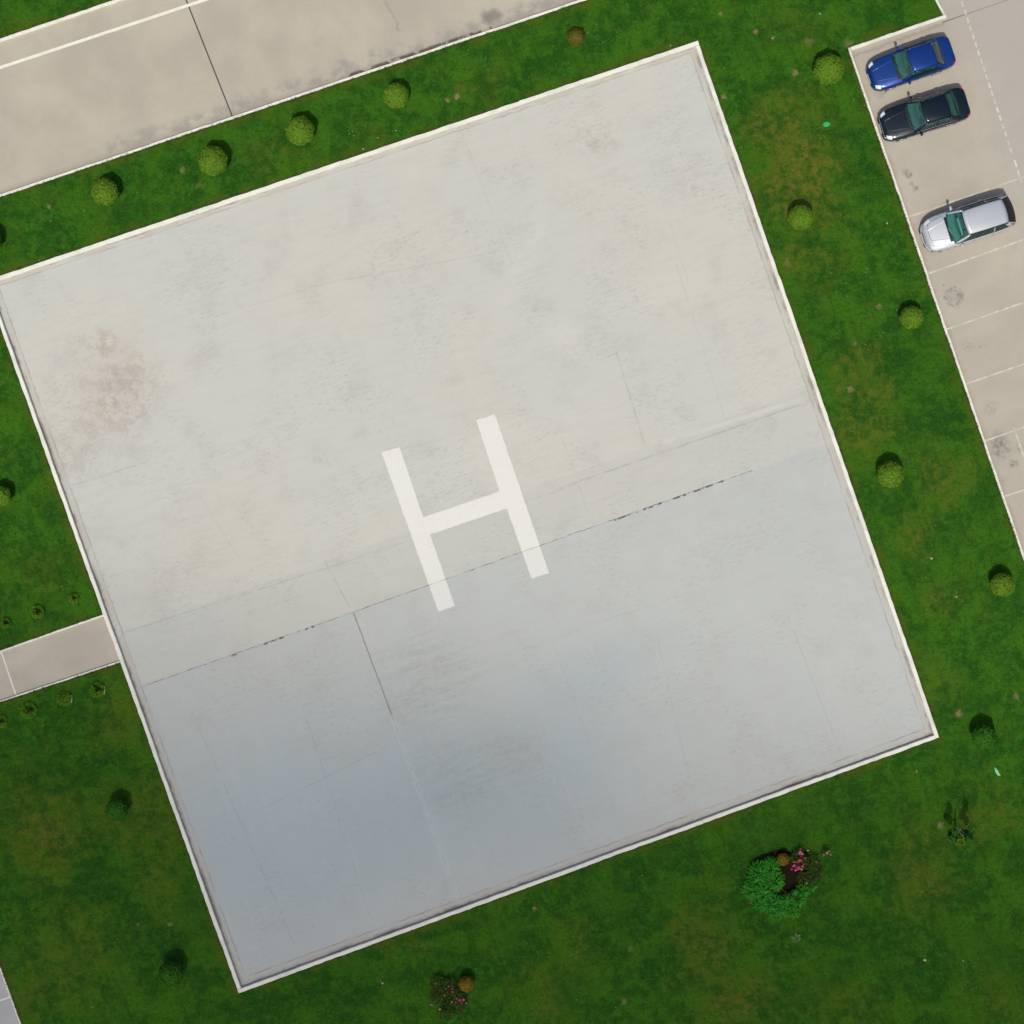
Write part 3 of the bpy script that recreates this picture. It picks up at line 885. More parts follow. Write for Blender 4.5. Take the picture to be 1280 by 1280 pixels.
def ball_bush(u, v, r_px, label, mat, group='clipped ball shrubs on the lawn', flat_=1.0, holes=.10, zc=None, size=.055):
    r = r_px * M_PX
    zc = zc if zc is not None else max(.30, r * 1.15)
    P = W(u, v, zc + LZ)            # the crown is what was surveyed
    root = empty("ball_shrub", (P.x, P.y, LZ))
    tag(root, label, "shrub", group)
    n = int(6500 * (r / .68) ** 2)
    D = RNG.normal(0, 1, (n, 3)); D[:, 2] = np.abs(D[:, 2]) * np.sign(D[:, 2] + .9); D /= np.linalg.norm(D, axis=1, keepdims=True)
    k1, k2, k3 = RNG.uniform(0, 6, 3)
    wob = 1 + .022 * np.sin(7 * np.arctan2(D[:, 1], D[:, 0]) + k1) * np.sqrt(1 - D[:, 2] ** 2) + .03 * np.sin(6 * D[:, 0] + k2) * np.cos(5 * D[:, 1] + k3) + .035 * np.sin(14 * D[:, 0] + k3) * np.sin(13 * D[:, 1] + k1) * np.cos(12 * D[:, 2])
    rad = r * wob * (.93 + RNG.uniform(-.10, .07, n))
    # thin spots
    keep = np.ones(n, bool)
    for h in range(int(7 * holes * 10)):
        hd = RNG.normal(0, 1, 3); hd[2] = abs(hd[2]); hd /= np.linalg.norm(hd)
        near = (D @ hd) > math.cos(RNG.uniform(.07, .16))
        keep &= ~(near & (RNG.uniform(0, 1, n) < .8))
    D = D[keep]; rad = rad[keep]
    C = D * rad[:, None]; C[:, 2] *= flat_ * (zc / max(r, .01) if zc < r else 1.0)
    C[:, 2] += zc
    C = C[C[:, 2] > .03]; Nn = C - np.array([0, 0, zc]); Nn /= np.linalg.norm(Nn, axis=1, keepdims=True)
    VV = leaf_quads(C, Nn, size, .38)
    fast_mesh("crown", VV, np.arange(len(VV)).reshape(-1, 4), mat, root)
    core = from_bm("inner_twigs", sphere_bm(r * .87, (0, 0, zc), 1, min(1, zc / r), 3), M_CORE, root, True)
    bm = bmesh.new(); tube(bm, [(0, 0, -.05), (.01, 0, zc * .5), (0, .01, zc)], .04, .02)
    from_bm("trunk", bm, M_BARK, root)
    return root

shr = [
    (131, 240, 17, "round shrub on the road strip, first whole one from the left photo edge", L_BOX),
    (266, 201, 18.5, "large round shrub on the road strip, second whole one from the left", L_BOX),
    (375, 164, 18, "round shrub with brownish top on the road strip, third whole one from the left", L_BOX),
    (495, 120, 16, "round shrub on the road strip, fourth whole one from the left", L_BOX),
    (-15, 300, 16, "shrub cut off by the left photo edge at the road strip's end, mostly shadow", L_BOX),
    (1036, 87, 19, "widest round shrub, on the grass just left of the parking lot's corner", L_BOX),
    (1001, 272, 16, "round clipped shrub standing alone near the pad's upper right side", L_BOX),
    (1139, 397, 14.5, "smooth round shrub close to the parking kerb, below the silver car", L_BOX),
    (1113, 593, 17, "bright round shrub midway down the right grass strip, nearest the pad's right side", L_BOX),
    (1253, 731, 15, "round shrub at the lower end of the parking kerb by the right photo edge", L_BOX),
    (1230, 921, 16, "dark green round shrub right of the pad's lower right corner", L_DARK),
    (1, 620, 13, "small round shrub cut by the left photo edge beside the pad's left side", L_BOX),
    (146, 1012, 14, "small round shrub on the dark lower left lawn, halfway along the pad's side", L_DARK),
    (214, 1217, 16, "dark green round shrub near the pad's lowest corner", L_DARK),
]
for u, v, r, lab, m in shr:
    ball_bush(u, v, r, lab, m)
ball_bush(720, 46, 11.5, "small brownish yellow round shrub near the top end of the road strip", L_BROWNISH, zc=.30, size=.045)
ball_bush(583, 1230, 10, "ochre yellow ball shrub beside the pink rose bush at the bottom edge", L_GOLD, group='ochre ball shrubs by the flower bushes', size=.045, holes=.02)
ball_bush(979, 1074, 8, "ochre ball shrub tucked between the leafy green bush and the bright pink flowers", L_GOLD, group='ochre ball shrubs by the flower bushes', size=.045, holes=.02)

# young plants by the path: loose tufts in a planting hole
def young_plant(u, v, r_px, label, gap=False, pale=False):
    r = r_px * M_PX
    P = W(u, v, LZ)
    root = empty("young_shrub", (P.x, P.y, LZ)); tag(root, label, "young shrub", 'young shrubs planted along the path')
    n = int(420 * (r / .28) ** 1.5)
    th = RNG.uniform(0, 2 * np.pi, n); rr = r * np.sqrt(RNG.uniform(.06 if gap else .0, 1, n)); z = RNG.uniform(.03, .30, n)
    if gap: keep = ~((np.cos(th - 1.1) > .3) & (rr < r * .75)); th, rr, z = th[keep], rr[keep], z[keep]
    C = np.stack([rr * np.cos(th), rr * np.sin(th), z], 1)
    Nn = np.stack([np.cos(th) * .6, np.sin(th) * .6, np.ones(len(th))], 1)
    VV = leaf_quads(C, Nn, .05, .5)
    fast_mesh("foliage", VV, np.arange(len(VV)).reshape(-1, 4), L_YOUNG, root)
    bm = bmesh.new()
    for k in range(5):
        a_ = random.uniform(0, 6.28)
        tube(bm, [(0, 0, -.03), (.3 * r * math.cos(a_), .3 * r * math.sin(a_), .12), (.7 * r * math.cos(a_), .7 * r * math.sin(a_), .26)], .012, .005, 4)
    from_bm("stem", bm, M_BARK, root)
    bm = bmesh.new()
    m = 14; c0 = bm.verts.new((.08 * r, .18 * r, .012)); ring = []
    for k in range(m):
        a_ = 2 * math.pi * k / m; q = r * .28 * random.uniform(.75, 1.15)
        ring.append(bm.verts.new((.08 * r + q * math.cos(a_), .18 * r + q * math.sin(a_), .006)))
    for k in range(m): bm.faces.new((c0, ring[k], ring[(k + 1) % m]))
    from_bm("planting_hole", bm, M_SOIL, root)
    if pale:
        bm = bmesh.new(); tube(bm, [(.9 * r, -.6 * r, .02), (1.05 * r, 0, .06), (.95 * r, .5 * r, .03)], .03, .015, 5)
        from_bm("dry_stalk", bm, flat("dry_stalk", (.40, .36, .18), .8), root)
for a_ in ((93, 748, 6, "smallest young shrub above the path, nearest the pad kerb", True, False), (48, 765, 8, "young shrub above the path, middle of three", True, False),
           (8, 779, 6, "young shrub above the path, at the left photo edge", True, False), (122, 862, 9, "young shrub under the path with a pale dry stalk, nearest the pad kerb", True, True),
           (81, 873, 9, "bushy bright green young shrub under the path, second from the pad kerb", False, True), (37, 888, 10, "ring shaped young shrub under the path, third from the pad kerb", True, False),
           (2, 902, 8, "young shrub under the path, cut by the left photo edge", True, False)):
    young_plant(*a_)

def soil_patch(parent, poly, name="soil_bed", z=.012):
    bm = bmesh.new()
    lo = []
    n = len(poly) * 4
    c0 = bm.verts.new((sum(p[0] for p in poly) / len(poly), sum(p[1] for p in poly) / len(poly), z + .02))
    ring = []
    for i in range(n):
        a_ = poly[i // 4]; b_ = poly[(i // 4 + 1) % len(poly)]; t = (i % 4) / 4
        ring.append(bm.verts.new((a_[0] + (b_[0] - a_[0]) * t + random.uniform(-.04, .04), a_[1] + (b_[1] - a_[1]) * t + random.uniform(-.04, .04), z)))
    for i in range(n): bm.faces.new((c0, ring[i], ring[(i + 1) % n]))
    return from_bm(name, bm, M_SOIL, parent)

def blades(C, D, ln, w):
    """long arching leaves from C along D (3d), as 2-segment strips"""
    n = len(C)
    Zv = np.array([0, 0, 1.0])
    S_ = np.cross(D, Zv); S_ /= np.linalg.norm(S_, axis=1, keepdims=True) + 1e-9
    ln = ln[:, None]; w = w[:, None]
    m = C + D * ln * .55; t = C + D * ln; t[:, 2] -= (ln[:, 0] * .18)
    V = np.stack([C - S_ * w * .3, C + S_ * w * .3, m + S_ * w * .5, m - S_ * w * .5, t + S_ * w * .08, t - S_ * w * .08], 1).reshape(-1, 3)
    b = np.arange(n)[:, None] * 6
    F = np.concatenate([b + np.array([[0, 1, 2, 3]]), b + np.array([[3, 2, 4, 5]])], 0)
    return V, F

def leafy_bush():
    # a big leafy perennial, open and dark in the middle to the east
    P = W(966, 1106, .3)
    root = empty("leafy_bush", (P.x, P.y, LZ)); tag(root, "large fluffy bright green bush with arching leaves beside the pink flowers", "bush")
    def q(u, v): return ((u - 966) * M_PX, (1106 - v) * M_PX)
    lobes = [(948, 1090, 13), (962, 1084, 12), (944, 1102, 13), (938, 1112, 10), (952, 1116, 14), (962, 1128, 14), (974, 1134, 13), (985, 1128, 11), (996, 1122, 10), (950, 1128, 10), (990, 1138, 7), (968, 1100, 12), (970, 1140, 9), (1002, 1114, 7), (1012, 1106, 6)]
    Cs = []; Ds = []; 
    for u, v, r in lobes:
        x, y = q(u, v); n = int(r * r * 1.9); th = RNG.uniform(0, 2 * np.pi, n); rr = r * M_PX * np.sqrt(RNG.uniform(0, 1, n))
        zc = RNG.uniform(.25, .75, n) * (1 - .5 * (rr / (r * M_PX)) ** 2)
        C = np.stack([x + rr * np.cos(th) * .8, y + rr * np.sin(th) * .8, zc], 1)
        # leaves point outward from the lobe and up
        D = np.stack([np.cos(th), np.sin(th), RNG.uniform(.1, .9, n)], 1); D += RNG.normal(0, .25, D.shape); D /= np.linalg.norm(D, axis=1, keepdims=True)
        Cs.append(C); Ds.append(D)
    C = np.concatenate(Cs); D = np.concatenate(Ds); n = len(C)
    V, F = blades(C, D, RNG.uniform(.14, .30, n), RNG.uniform(.025, .05, n))
    fast_mesh("foliage", V, F, L_FERN, root)
    soil_patch(root, [q(u, v) for u, v in ((945, 1072), (975, 1062), (998, 1068), (1014, 1085), (1012, 1112), (985, 1120), (955, 1112), (936, 1092))])
    bm = bmesh.new()
    for k in range(14):
        x, y = q(*random.choice(lobes)[:2]); tube(bm, [(random.uniform(-.1, .2), random.uniform(-.1, .1), -.02), (x * .6, y * .6, .25), (x, y, .5)], .018, .008, 5)
    from_bm("stem", bm, M_BARK, root)
leafy_bush()

def rose_bush(cu, cv, lobes, blooms, label, bed, peach=()):
    P = W(cu, cv, .2)
    root = empty("flower_bush", (P.x, P.y, LZ)); tag(root, label, "flower bush", "pink flowering bushes on the lawn")
    def q(u, v): return ((u - cu) * M_PX, (cv - v) * M_PX)
    Cs = []
    for u, v, r in lobes:
        x, y = q(u, v); n = int(r * r * 3.2)
        D = RNG.normal(0, 1, (n, 3)); D /= np.linalg.norm(D, axis=1, keepdims=True); D *= RNG.uniform(.3, 1, n)[:, None] ** .6
        Cs.append(D * np.array([r * M_PX, r * M_PX, .22]) + np.array([x, y, .35 + random.uniform(-.1, .12)]))
    C = np.concatenate(Cs); C[:, 2] = np.maximum(C[:, 2], .05)
    Nn = np.tile([0, 0, 1.0], (len(C), 1))
    V = leaf_quads(C, Nn, .06, .7)
    fast_mesh("foliage", V, np.arange(len(V)).reshape(-1, 4), L_ROSE, root)
    soil_patch(root, [q(*b) for b in bed])
    bm = bmesh.new()
    for u, v, r in lobes:
        x, y = q(u, v)
        for k in range(3):
            tube(bm, [(x * .4, y * .4, -.02), (x * .8 + random.uniform(-.1, .1), y * .8 + random.uniform(-.1, .1), .25), (x + random.uniform(-.2, .2), y + random.uniform(-.2, .2), .5)], .016, .007, 5)
    from_bm("stem", bm, M_BARK, root)
    for k, (u, v, r, mt) in enumerate([(*b, M_PINK) for b in blooms] + [(*b, M_PEACH) for b in peach]):
        x, y = q(u + random.gauss(0, .6), v + random.gauss(0, .6)); r = r * M_PX * random.uniform(.55, 1.25)
        vs = []; n = 22
        D = RNG.normal(0, 1, (n, 3)); D[:, 2] = np.abs(D[:, 2]) + .2; D /= np.linalg.norm(D, axis=1, keepdims=True)
        Cc = D * r * .7 + np.array([x, y, random.uniform(.50, .64)])
        V = leaf_quads(Cc, D, r * .75, .4, 1.2)
        fast_mesh("bloom", V, np.arange(len(V)).reshape(-1, 4), mt, root)
rose_bush(1002, 1082, [(997, 1074, 12), (1012, 1078, 12), (1020, 1090, 11), (1004, 1096, 10), (1012, 1102, 8), (1031, 1066, 6)],
          [(999, 1063, 2.6), (1002, 1066, 2.2), (997, 1072, 2.4), (1000, 1074, 2.6), (995, 1076, 2), (1002, 1078, 2.2), (990, 1080, 2.4), (996, 1082, 2.6), (1000, 1083, 2.4), (988, 1083, 2.2), (993, 1085, 2), (992, 1075, 2), (1001, 1081, 2), (994, 1079, 2), (1005, 1069, 1.6), (999, 1060, 1.5)],
          "bush with a cluster of bright pink flowers beside the large leafy green bush",
          [(992, 1066), (1008, 1066), (1018, 1078), (1014, 1092), (1004, 1104), (986, 1096)],
          [(1031, 1064, 1.8), (1034, 1063, 1.4), (1028, 1066, 1.4), (1036, 1066, 1.2), (1006, 1102, 1.3), (1008, 1060, 1.2), (1018, 1075, 1), (1010, 1092, 1.2), (1000, 1103, 1.5)])
rose_bush(560, 1243, [(548, 1230, 12), (562, 1232, 12), (556, 1244, 14), (570, 1246, 12), (545, 1244, 10), (565, 1258, 11), (576, 1256, 9), (558, 1266, 10)],
          [(572, 1246, 2.4), (575, 1248, 2.6), (570, 1249, 1.8), (578, 1247, 2), (580, 1245, 1.8), (565, 1233, 1.6), (561, 1231, 1.4), (567, 1236, 1.4), (577, 1251, 1.6), (583, 1249, 1.5)],
          "dark straggly rose bush with a few pink blooms at the bottom edge of the lawn",
          [(546, 1230), (560, 1226), (571, 1232), (576, 1246), (572, 1258), (562, 1262), (550, 1252), (544, 1240)],
          [(539, 1251, 1.8), (541, 1254, 1.3), (550, 1258, 1.5), (558, 1232, 1.3), (556, 1241, 1.4), (564, 1248, 1.4), (545, 1227, 1), (560, 1237, 1)])

def leaf_clump(name, u, v, r, h, mat, label, cat, n=260, w=.04):
    P = W(u, v, .15)
    root = empty(name, (P.x, P.y, LZ)); tag(root, label, cat)
    th = RNG.uniform(0, 2 * np.pi, n); rr = r * M_PX * np.sqrt(RNG.uniform(0, 1, n)) * .7
    C = np.stack([rr * np.cos(th), rr * np.sin(th), RNG.uniform(.04, h, n)], 1)
    D = np.stack([np.cos(th), np.sin(th), RNG.uniform(.1, 1, n)], 1) + RNG.normal(0, .25, (n, 3)); D /= np.linalg.norm(D, axis=1, keepdims=True)
    V, F = blades(C, D, RNG.uniform(.10, .20, n), RNG.uniform(w * .6, w * 1.2, n))
    fast_mesh("foliage", V, F, mat, root)
    bm = bmesh.new(); tube(bm, [(0, 0, -.03), (.02, .01, h * .7)], .025, .012, 5); from_bm("stem", bm, M_BARK, root)
    return root
leaf_clump("green_tuft", 562, 1267, 11, .35, leaf_mat("bright_tuft_leaf", (.03, .17, .012), (.06, .26, .02)), "bright green leafy tuft at the foot of the dark rose bush", "plant", 420)
leaf_clump("green_tuft", 1014, 1108, 6, .2, L_FERN, "small green tuft below the pink flowers, on the right of the leafy bush", "plant", 160)

# staked sapling on the right of the lawn
def sapling():
    P = W(1196, 1034, 0)
    root = empty("sapling", (P.x, P.y, LZ)); tag(root, "thin young tree with sparse dark lobes on the lower right lawn", "tree")
    def q(u, v, z=0): return ((u - 1196) * M_PX, (1034 - v) * M_PX, z)
    bm = bmesh.new()
    tube(bm, [q(1194, 1034, -.05), q(1192, 1031, .6), q(1190, 1030, 1.5)], .05, .03)
    from_bm("trunk", bm, flat("pale_bark", (.33, .26, .16), .8), root)
    bm = bmesh.new()
    for e in (q(1181, 1040, 1.6), q(1199, 1035, 1.6), q(1184, 1028, 1.4), q(1203, 1028, 1.4), q(1200, 1044, .8), q(1186, 1044, .7)):
        tube(bm, [q(1192, 1032, .4), ((e[0] - .12) * .5, e[1] * .5, e[2] * .75), e], .022, .008, 5)
    from_bm("limbs", bm, flat("pale_bark", (.33, .26, .16), .8), root)
    def lobe(specs, mat, name, dens=5):
        Cs = []
        for u, v, r, z in specs:
            n = int(r * r * dens); D = RNG.normal(0, 1, (n, 3)); D /= np.linalg.norm(D, axis=1, keepdims=True); D *= RNG.uniform(.1, 1, n)[:, None] ** .5
            Cs.append(D * np.array([r * M_PX * .8, r * M_PX, .25]) + np.array(q(u, v, z)))
        C = np.concatenate(Cs); Nn = np.tile([0, 0, 1.0], (len(C), 1))
        V = leaf_quads(C, Nn, .06, .7)
        fast_mesh(name, V, np.arange(len(V)).reshape(-1, 4), mat, root)
    lobe([(1180, 1038, 6, 1.5), (1182, 1032, 5, 1.7), (1184, 1041, 5, 1.3), (1199, 1036, 6, 1.6), (1202, 1030, 5, 1.7), (1204, 1040, 5, 1.2)],
         leaf_mat("deep_crown_leaf", (.010, .045, .012), (.02, .08, .02), (.012, .05, .01)), "crown", 8)
    lobe([(1181, 1030, 5, 1.9), (1201, 1027, 5, 1.9), (1178, 1040, 5, 1.8), (1197, 1041, 5, 1.8)], L_DARK, 'crown', 5)
    lobe([(1187, 1046, 6, .4), (1195, 1048, 7, .4), (1202, 1047, 7, .4), (1208, 1045, 5, .4)], L_YOUNG, "basal_shoots")
sapling()

# weeds and litter
def litter(name, pts, h, mat, label, cat):
    bm = bmesh.new()
    n = len(pts)
    c = (sum(p[0] for p in pts) / n, sum(p[1] for p in pts) / n)
    def ring(k, z): return [bm.verts.new(W(c[0] + (p[0] - c[0]) * k, c[1] + (p[1] - c[1]) * k, z)) for p in pts]
    r0 = ring(1, LZ - .01); r1 = ring(1, LZ + h * .6); r2 = ring(.6, LZ + h); t = bm.verts.new(W(c[0], c[1], LZ + h * .9))
    for a_, b_ in ((r0, r1), (r1, r2)):
        for i in range(n): bm.faces.new((a_[i], a_[(i + 1) % n], b_[(i + 1) % n], b_[i]))
    for i in range(n): bm.faces.new((r2[i], r2[(i + 1) % n], t))
    o = from_bm(name, bm, mat)
    tag(o, label, cat)
    return o
litter("plastic_scrap", [(1028.5, 155), (1031, 152.5), (1035, 152), (1038, 154), (1037, 157), (1033, 158.5), (1030, 158)], .05, flat("green_plastic", (.02, .34, .09), .6, .4), "bright green scrap of plastic on the grass between two round shrubs", "litter")
litter("plastic_strip", [(1243, 959), (1246, 961), (1249, 966), (1251, 970), (1247, 969), (1244, 965)], .05, flat("pale_green_plastic", (.16, .50, .28), .4, .4), "pale green plastic strip on the grass right of the pad's lower corner", "litter")
leaf_clump("weed", 995, 1172, 5, .22, leaf_mat("pale_weed_leaf", (.15, .28, .10), (.25, .36, .16)), "pale green weed below the large leafy bush", "plant", 60, .03)
# ------------------------------------------------------------------ cars
def paint(name, col, metal=.35, rough=.32, coat=.5):
    s = NB(name)
    n = s.noise(s.pos(), 40, 2, .5)
    c = s.mix(s.ramp(n, .3, .7, 0, .12), col, tuple(x * .8 for x in col))
    return s.done(c, rough, .5, Metallic=metal, **{'Coat Weight': coat, 'Coat Roughness': .08})
def glass(name, tint, gloss=.14, opac=.35, body=(.01, .05, .045), spec_=.7):
    s = NB(name)
    tr = s.n.new("ShaderNodeBsdfTransparent"); tr.inputs[0].default_value = (*tint, 1)
    s.done(body, .1, spec_)
    mx = s.n.new("ShaderNodeMixShader"); mx.inputs[0].default_value = opac
    s.l.new(tr.outputs[0], mx.inputs[1]); s.l.new(s.bsdf.outputs[0], mx.inputs[2])
    gl = s.n.new("ShaderNodeBsdfGlossy"); gl.inputs['Roughness'].default_value = .03
    lw = s.n.new("ShaderNodeLayerWeight"); lw.inputs[0].default_value = .25
    m2 = s.n.new("ShaderNodeMixShader")
    s.l.new(s.m('ADD', s.m('MULTIPLY', lw.outputs[0], .22), gloss * .4), m2.inputs[0])
    s.l.new(mx.outputs[0], m2.inputs[1]); s.l.new(gl.outputs[0], m2.inputs[2])
    s.l.new(m2.outputs[0], s.out.inputs[0])
    return s.mat
M_BLACKP = flat("black_plastic", (.015, .015, .016), .5, .3)
M_TYRE = flat("tyre_rubber", (.02, .02, .02), .85, .2)
M_RIM = flat("alloy", (.45, .45, .46), .3, .5, .8)
M_CHROME = flat("chrome_trim", (.62, .62, .64), .18, .5, .9)
M_LAMP = flat("lamp_lens", (.62, .64, .68), .12, .8, **{'Coat Weight': 1.0})
M_TAIL = flat("tail_lamp_lens", (.40, .02, .015), .2, .6, **{'Coat Weight': 1.0})
M_PLATE = flat("plate_white", (.6, .6, .58), .5)
M_DASH = flat("dashboard_plastic", (.20, .21, .20), .7, .2)

def smooth_poly(xs, ys, x):
    """monotone-ish interpolation through control points"""
    return float(np.interp(x, xs, ys))
def crv(pts, x):
    xs = [p[0] for p in pts]; ys = [p[1] for p in pts]
    if x <= xs[0]: return ys[0]
    if x >= xs[-1]: return ys[-1]
    i = max(k for k in range(len(xs)) if xs[k] <= x); i = min(i, len(xs) - 2)
    t = (x - xs[i]) / (xs[i + 1] - xs[i])
    p0 = ys[max(i - 1, 0)]; p1 = ys[i]; p2 = ys[i + 1]; p3 = ys[min(i + 2, len(ys) - 1)]
    m1 = (p2 - p0) * .5; m2 = (p3 - p1) * .5
    t2 = t * t; t3 = t2 * t
    return (2 * t3 - 3 * t2 + 1) * p1 + (t3 - 2 * t2 + t) * m1 + (-2 * t3 + 3 * t2) * p2 + (t3 - t2) * m2

def add_box(bm, c, s, bev=.02, rot=None):
    r = bmesh.ops.create_cube(bm, size=1)
    vs = r['verts']
    bmesh.ops.scale(bm, vec=s, verts=vs)
    es = list({e for v in vs for e in v.link_edges})
    rb = bmesh.ops.bevel(bm, geom=es, offset=min(bev, min(s) * .45), segments=2, affect='EDGES', profile=.6)
    vs = list({v for f in rb['faces'] for v in f.verts} | {v for v in vs if v.is_valid})
    if rot is not None: bmesh.ops.rotate(bm, cent=(0, 0, 0), matrix=rot, verts=vs)
    bmesh.ops.translate(bm, vec=c, verts=vs)
    return vs

def box_obj(name, boxes, mat, parent):
    bm = bmesh.new()
    for b in boxes: add_box(bm, *b)
    return from_bm(name, bm, mat, parent, True)

def grid_obj(name, rows, mat, parent, smooth=True, thick=0.0):
    """rows: list of equally long point lists"""
    bm = bmesh.new()
    vv = [[bm.verts.new(p) for p in r] for r in rows]
    for i in range(len(rows) - 1):
        for k in range(len(rows[0]) - 1):
            bm.faces.new((vv[i][k], vv[i][k + 1], vv[i + 1][k + 1], vv[i + 1][k]))
    if thick:
        bmesh.ops.recalc_face_normals(bm, faces=bm.faces)
        bmesh.ops.solidify(bm, geom=list(bm.faces), thickness=thick)
    return from_bm(name, bm, mat, parent, smooth)

def bar(bm, pts, w, t=.02, up=Vector((0, 0, 1))):
    """flat bar through pts, w wide, t thick"""
    rings = []
    for i, p in enumerate(pts):
        p = Vector(p)
        d = (Vector(pts[min(i + 1, len(pts) - 1)]) - Vector(pts[max(i - 1, 0)])).normalized()
        s_ = d.cross(up).normalized(); n_ = s_.cross(d).normalized()
        rings.append([bm.verts.new(p + s_ * a_ * w / 2 + n_ * b_ * t / 2) for a_, b_ in ((-1, -1), (1, -1), (1, .6), (.6, 1), (-.6, 1), (-1, .6))])
    m = 6
    for a_, b_ in zip(rings, rings[1:]):
        for k in range(m): bm.faces.new((a_[k], a_[(k + 1) % m], b_[(k + 1) % m], b_[k]))
    bm.faces.new(rings[0]); bm.faces.new(list(reversed(rings[-1])))

def car(cfg):
    L, Wd = cfg['L'], cfg['W'] / 2
    body_m, glass_m = cfg['paint'], cfg['glass']
    root = empty("parked_car", cfg['loc'], cfg['rz'])
    tag(root, cfg['label'], cfg['cat'], "cars parked beside the grass strip")
    hl = L / 2
    xa_f, xa_r = hl - cfg['foh'], -hl + cfg['roh']          # axles
    wr = .31
    top = cfg['top']                                     # (x, z) centre line of hood / belt / deck
    plan = cfg['plan']                                   # (x, halfwidth factor)
    belt = cfg['belt']                                   # (x, z) side belt
    bx0, bx1 = cfg['cab']                                # rear and front end of the cabin tub
    # ---- body shell
    xs = sorted(set([round(v, 4) for v in np.linspace(-hl, hl, 66)] +
                    [round(xa + wr * k, 4) for xa in (xa_f, xa_r) for k in (-1.12, -1.05, -.9, -.6, -.3, 0, .3, .6, .9, 1.05, 1.12)] + [bx0, bx0 + .05, bx1, bx1 - .05]))
    rows = []
    for x in xs:
        w = Wd * crv(plan, x / hl)
        zb = .19 + .10 * max(0, abs(x / hl) - .85) / .15
        for xa in (xa_f, xa_r):
            d = abs(x - xa)
            if d < wr * 1.1: zb = max(zb, .30 + math.sqrt(max(0, (wr * 1.1) ** 2 - d * d)))
        zt = crv(top, x / hl); ze = crv(belt, x / hl)
        ze = min(ze, zt - .01) if not (bx0 < x < bx1) else ze
        tub = bx0 + .02 < x < bx1 - .02
        half = [(w * .95, zb), (w * .995, max(zb + .02, .42)), (w, max(zb + .04, .60)), (w * .985, max(zb + .06, ze - .10)), (w * .955, ze - .02), (w * .915, ze + (.008))]
        if tub:
            half += [(w * .865, ze + .004), (w * .845, .50), (w * .5, .40), (0, .40)]
        else:
            half += [(w * .82, ze + (zt - ze) * .45), (w * .66, ze + (zt - ze) * .80), (w * .36, zt - .006), (0, zt)]
        full = [(x, y, z) for y, z in half] + [(x, -y, z) for y, z in reversed(half[:-1])]
        rows.append(full)
    bm = bmesh.new()
    vv = [[bm.verts.new(p) for p in r] for r in rows]
    nrow = len(rows[0])
    for i in range(len(rows) - 1):
        xm = (xs[i] + xs[i + 1]) / 2
        for k in range(nrow - 1):
            f = bm.faces.new((vv[i][k], vv[i][k + 1], vv[i + 1][k + 1], vv[i + 1][k]))
            if bx0 < xm < bx1 and 6 <= k <= nrow - 8: f.material_index = 1
    bm.faces.new(vv[0]); bm.faces.new(list(reversed(vv[-1])))
    bmesh.ops.recalc_face_normals(bm, faces=bm.faces)
    body = from_bm("body", bm, [body_m, M_DASH], root, True)
    # underbody
    box_obj("underbody", [((0, 0, .26), (L * .9, Wd * 1.7, .14), .03)], M_BLACKP, root)
    # ---- greenhouse
    zb, zr = cfg['zb'], cfg['zr']
    xw, xrf, xrr, xrb = (cfg[k] * hl for k in ('xw', 'xrf', 'xrr', 'xrb'))
    gb = Wd * .90; gr = cfg.get('gr', Wd * .66)
    bowf, bowr = cfg.get('bowf', .17), cfg.get('bowr', .12)
    def belt_z(x): return crv(belt, x / hl) + .005
    def shield(xb, xt, bow_b, bow_t, sgn, n=10, m=6, inset=.0, zbase=None, gbw=None):
        rws = []
        for i in range(m + 1):
            t = i / m
            rw = []
            for k in range(n + 1):
                s_ = -1 + 2 * k / n
                wb = (gbw or gb) * .93; wt = gr * .97
                y = (wb + (wt - wb) * t) * s_
                x = (xb + sgn * bow_b * (1 - s_ * s_)) * (1 - t) + (xt + sgn * bow_t * (1 - s_ * s_)) * t
                z0 = (zbase or zb)
                z = z0 + (zr - .02 - z0) * (t + .16 * t * (1 - t)) + .035 * (1 - s_ * s_) * t
                rw.append((x, y, z))
            rws.append(rw)
        return rws
    ws = shield(xw, xrf, bowf, .06, 1)
    grid_obj("windscreen", ws, glass_m, root)
    rw_ = shield(xrb, xrr, bowr, .04, -1, zbase=cfg.get('zrb', zb), gbw=cfg.get('gbr', gb))
    grid_obj("rear_window", rw_, cfg.get('rglass', glass_m), root)
    # roof: crowned panel
    rws = []
    nx = 12
    for i in range(nx + 1):
        t = i / nx
        rwp = []
        for k in range(13):
            s_ = -1 + 2 * k / 12
            wr_ = gr * (1 + .04 * math.sin(math.pi * t)) * 1.0
            xf = xrf + .06 * (1 - s_ * s_) + .015; xr = xrr - .04 * (1 - s_ * s_) - .015
            x = xr + (xf - xr) * t
            z = zr + .045 * (1 - abs(s_) ** 2.4) + .035 * math.sin(math.pi * t) - .03 * (abs(s_) ** 8) - cfg.get('rdrop', 0) * (1 - t) ** 2
            if cfg.get('ribs') and abs(s_) < .8: z += .006 * (math.cos(s_ * 22) > .3)
            rwp.append((x, wr_ * s_, z))
        rws.append(rwp)
    grid_obj("roof", rws, body_m, root, True, .025)
    # side glass
    nseg = 10
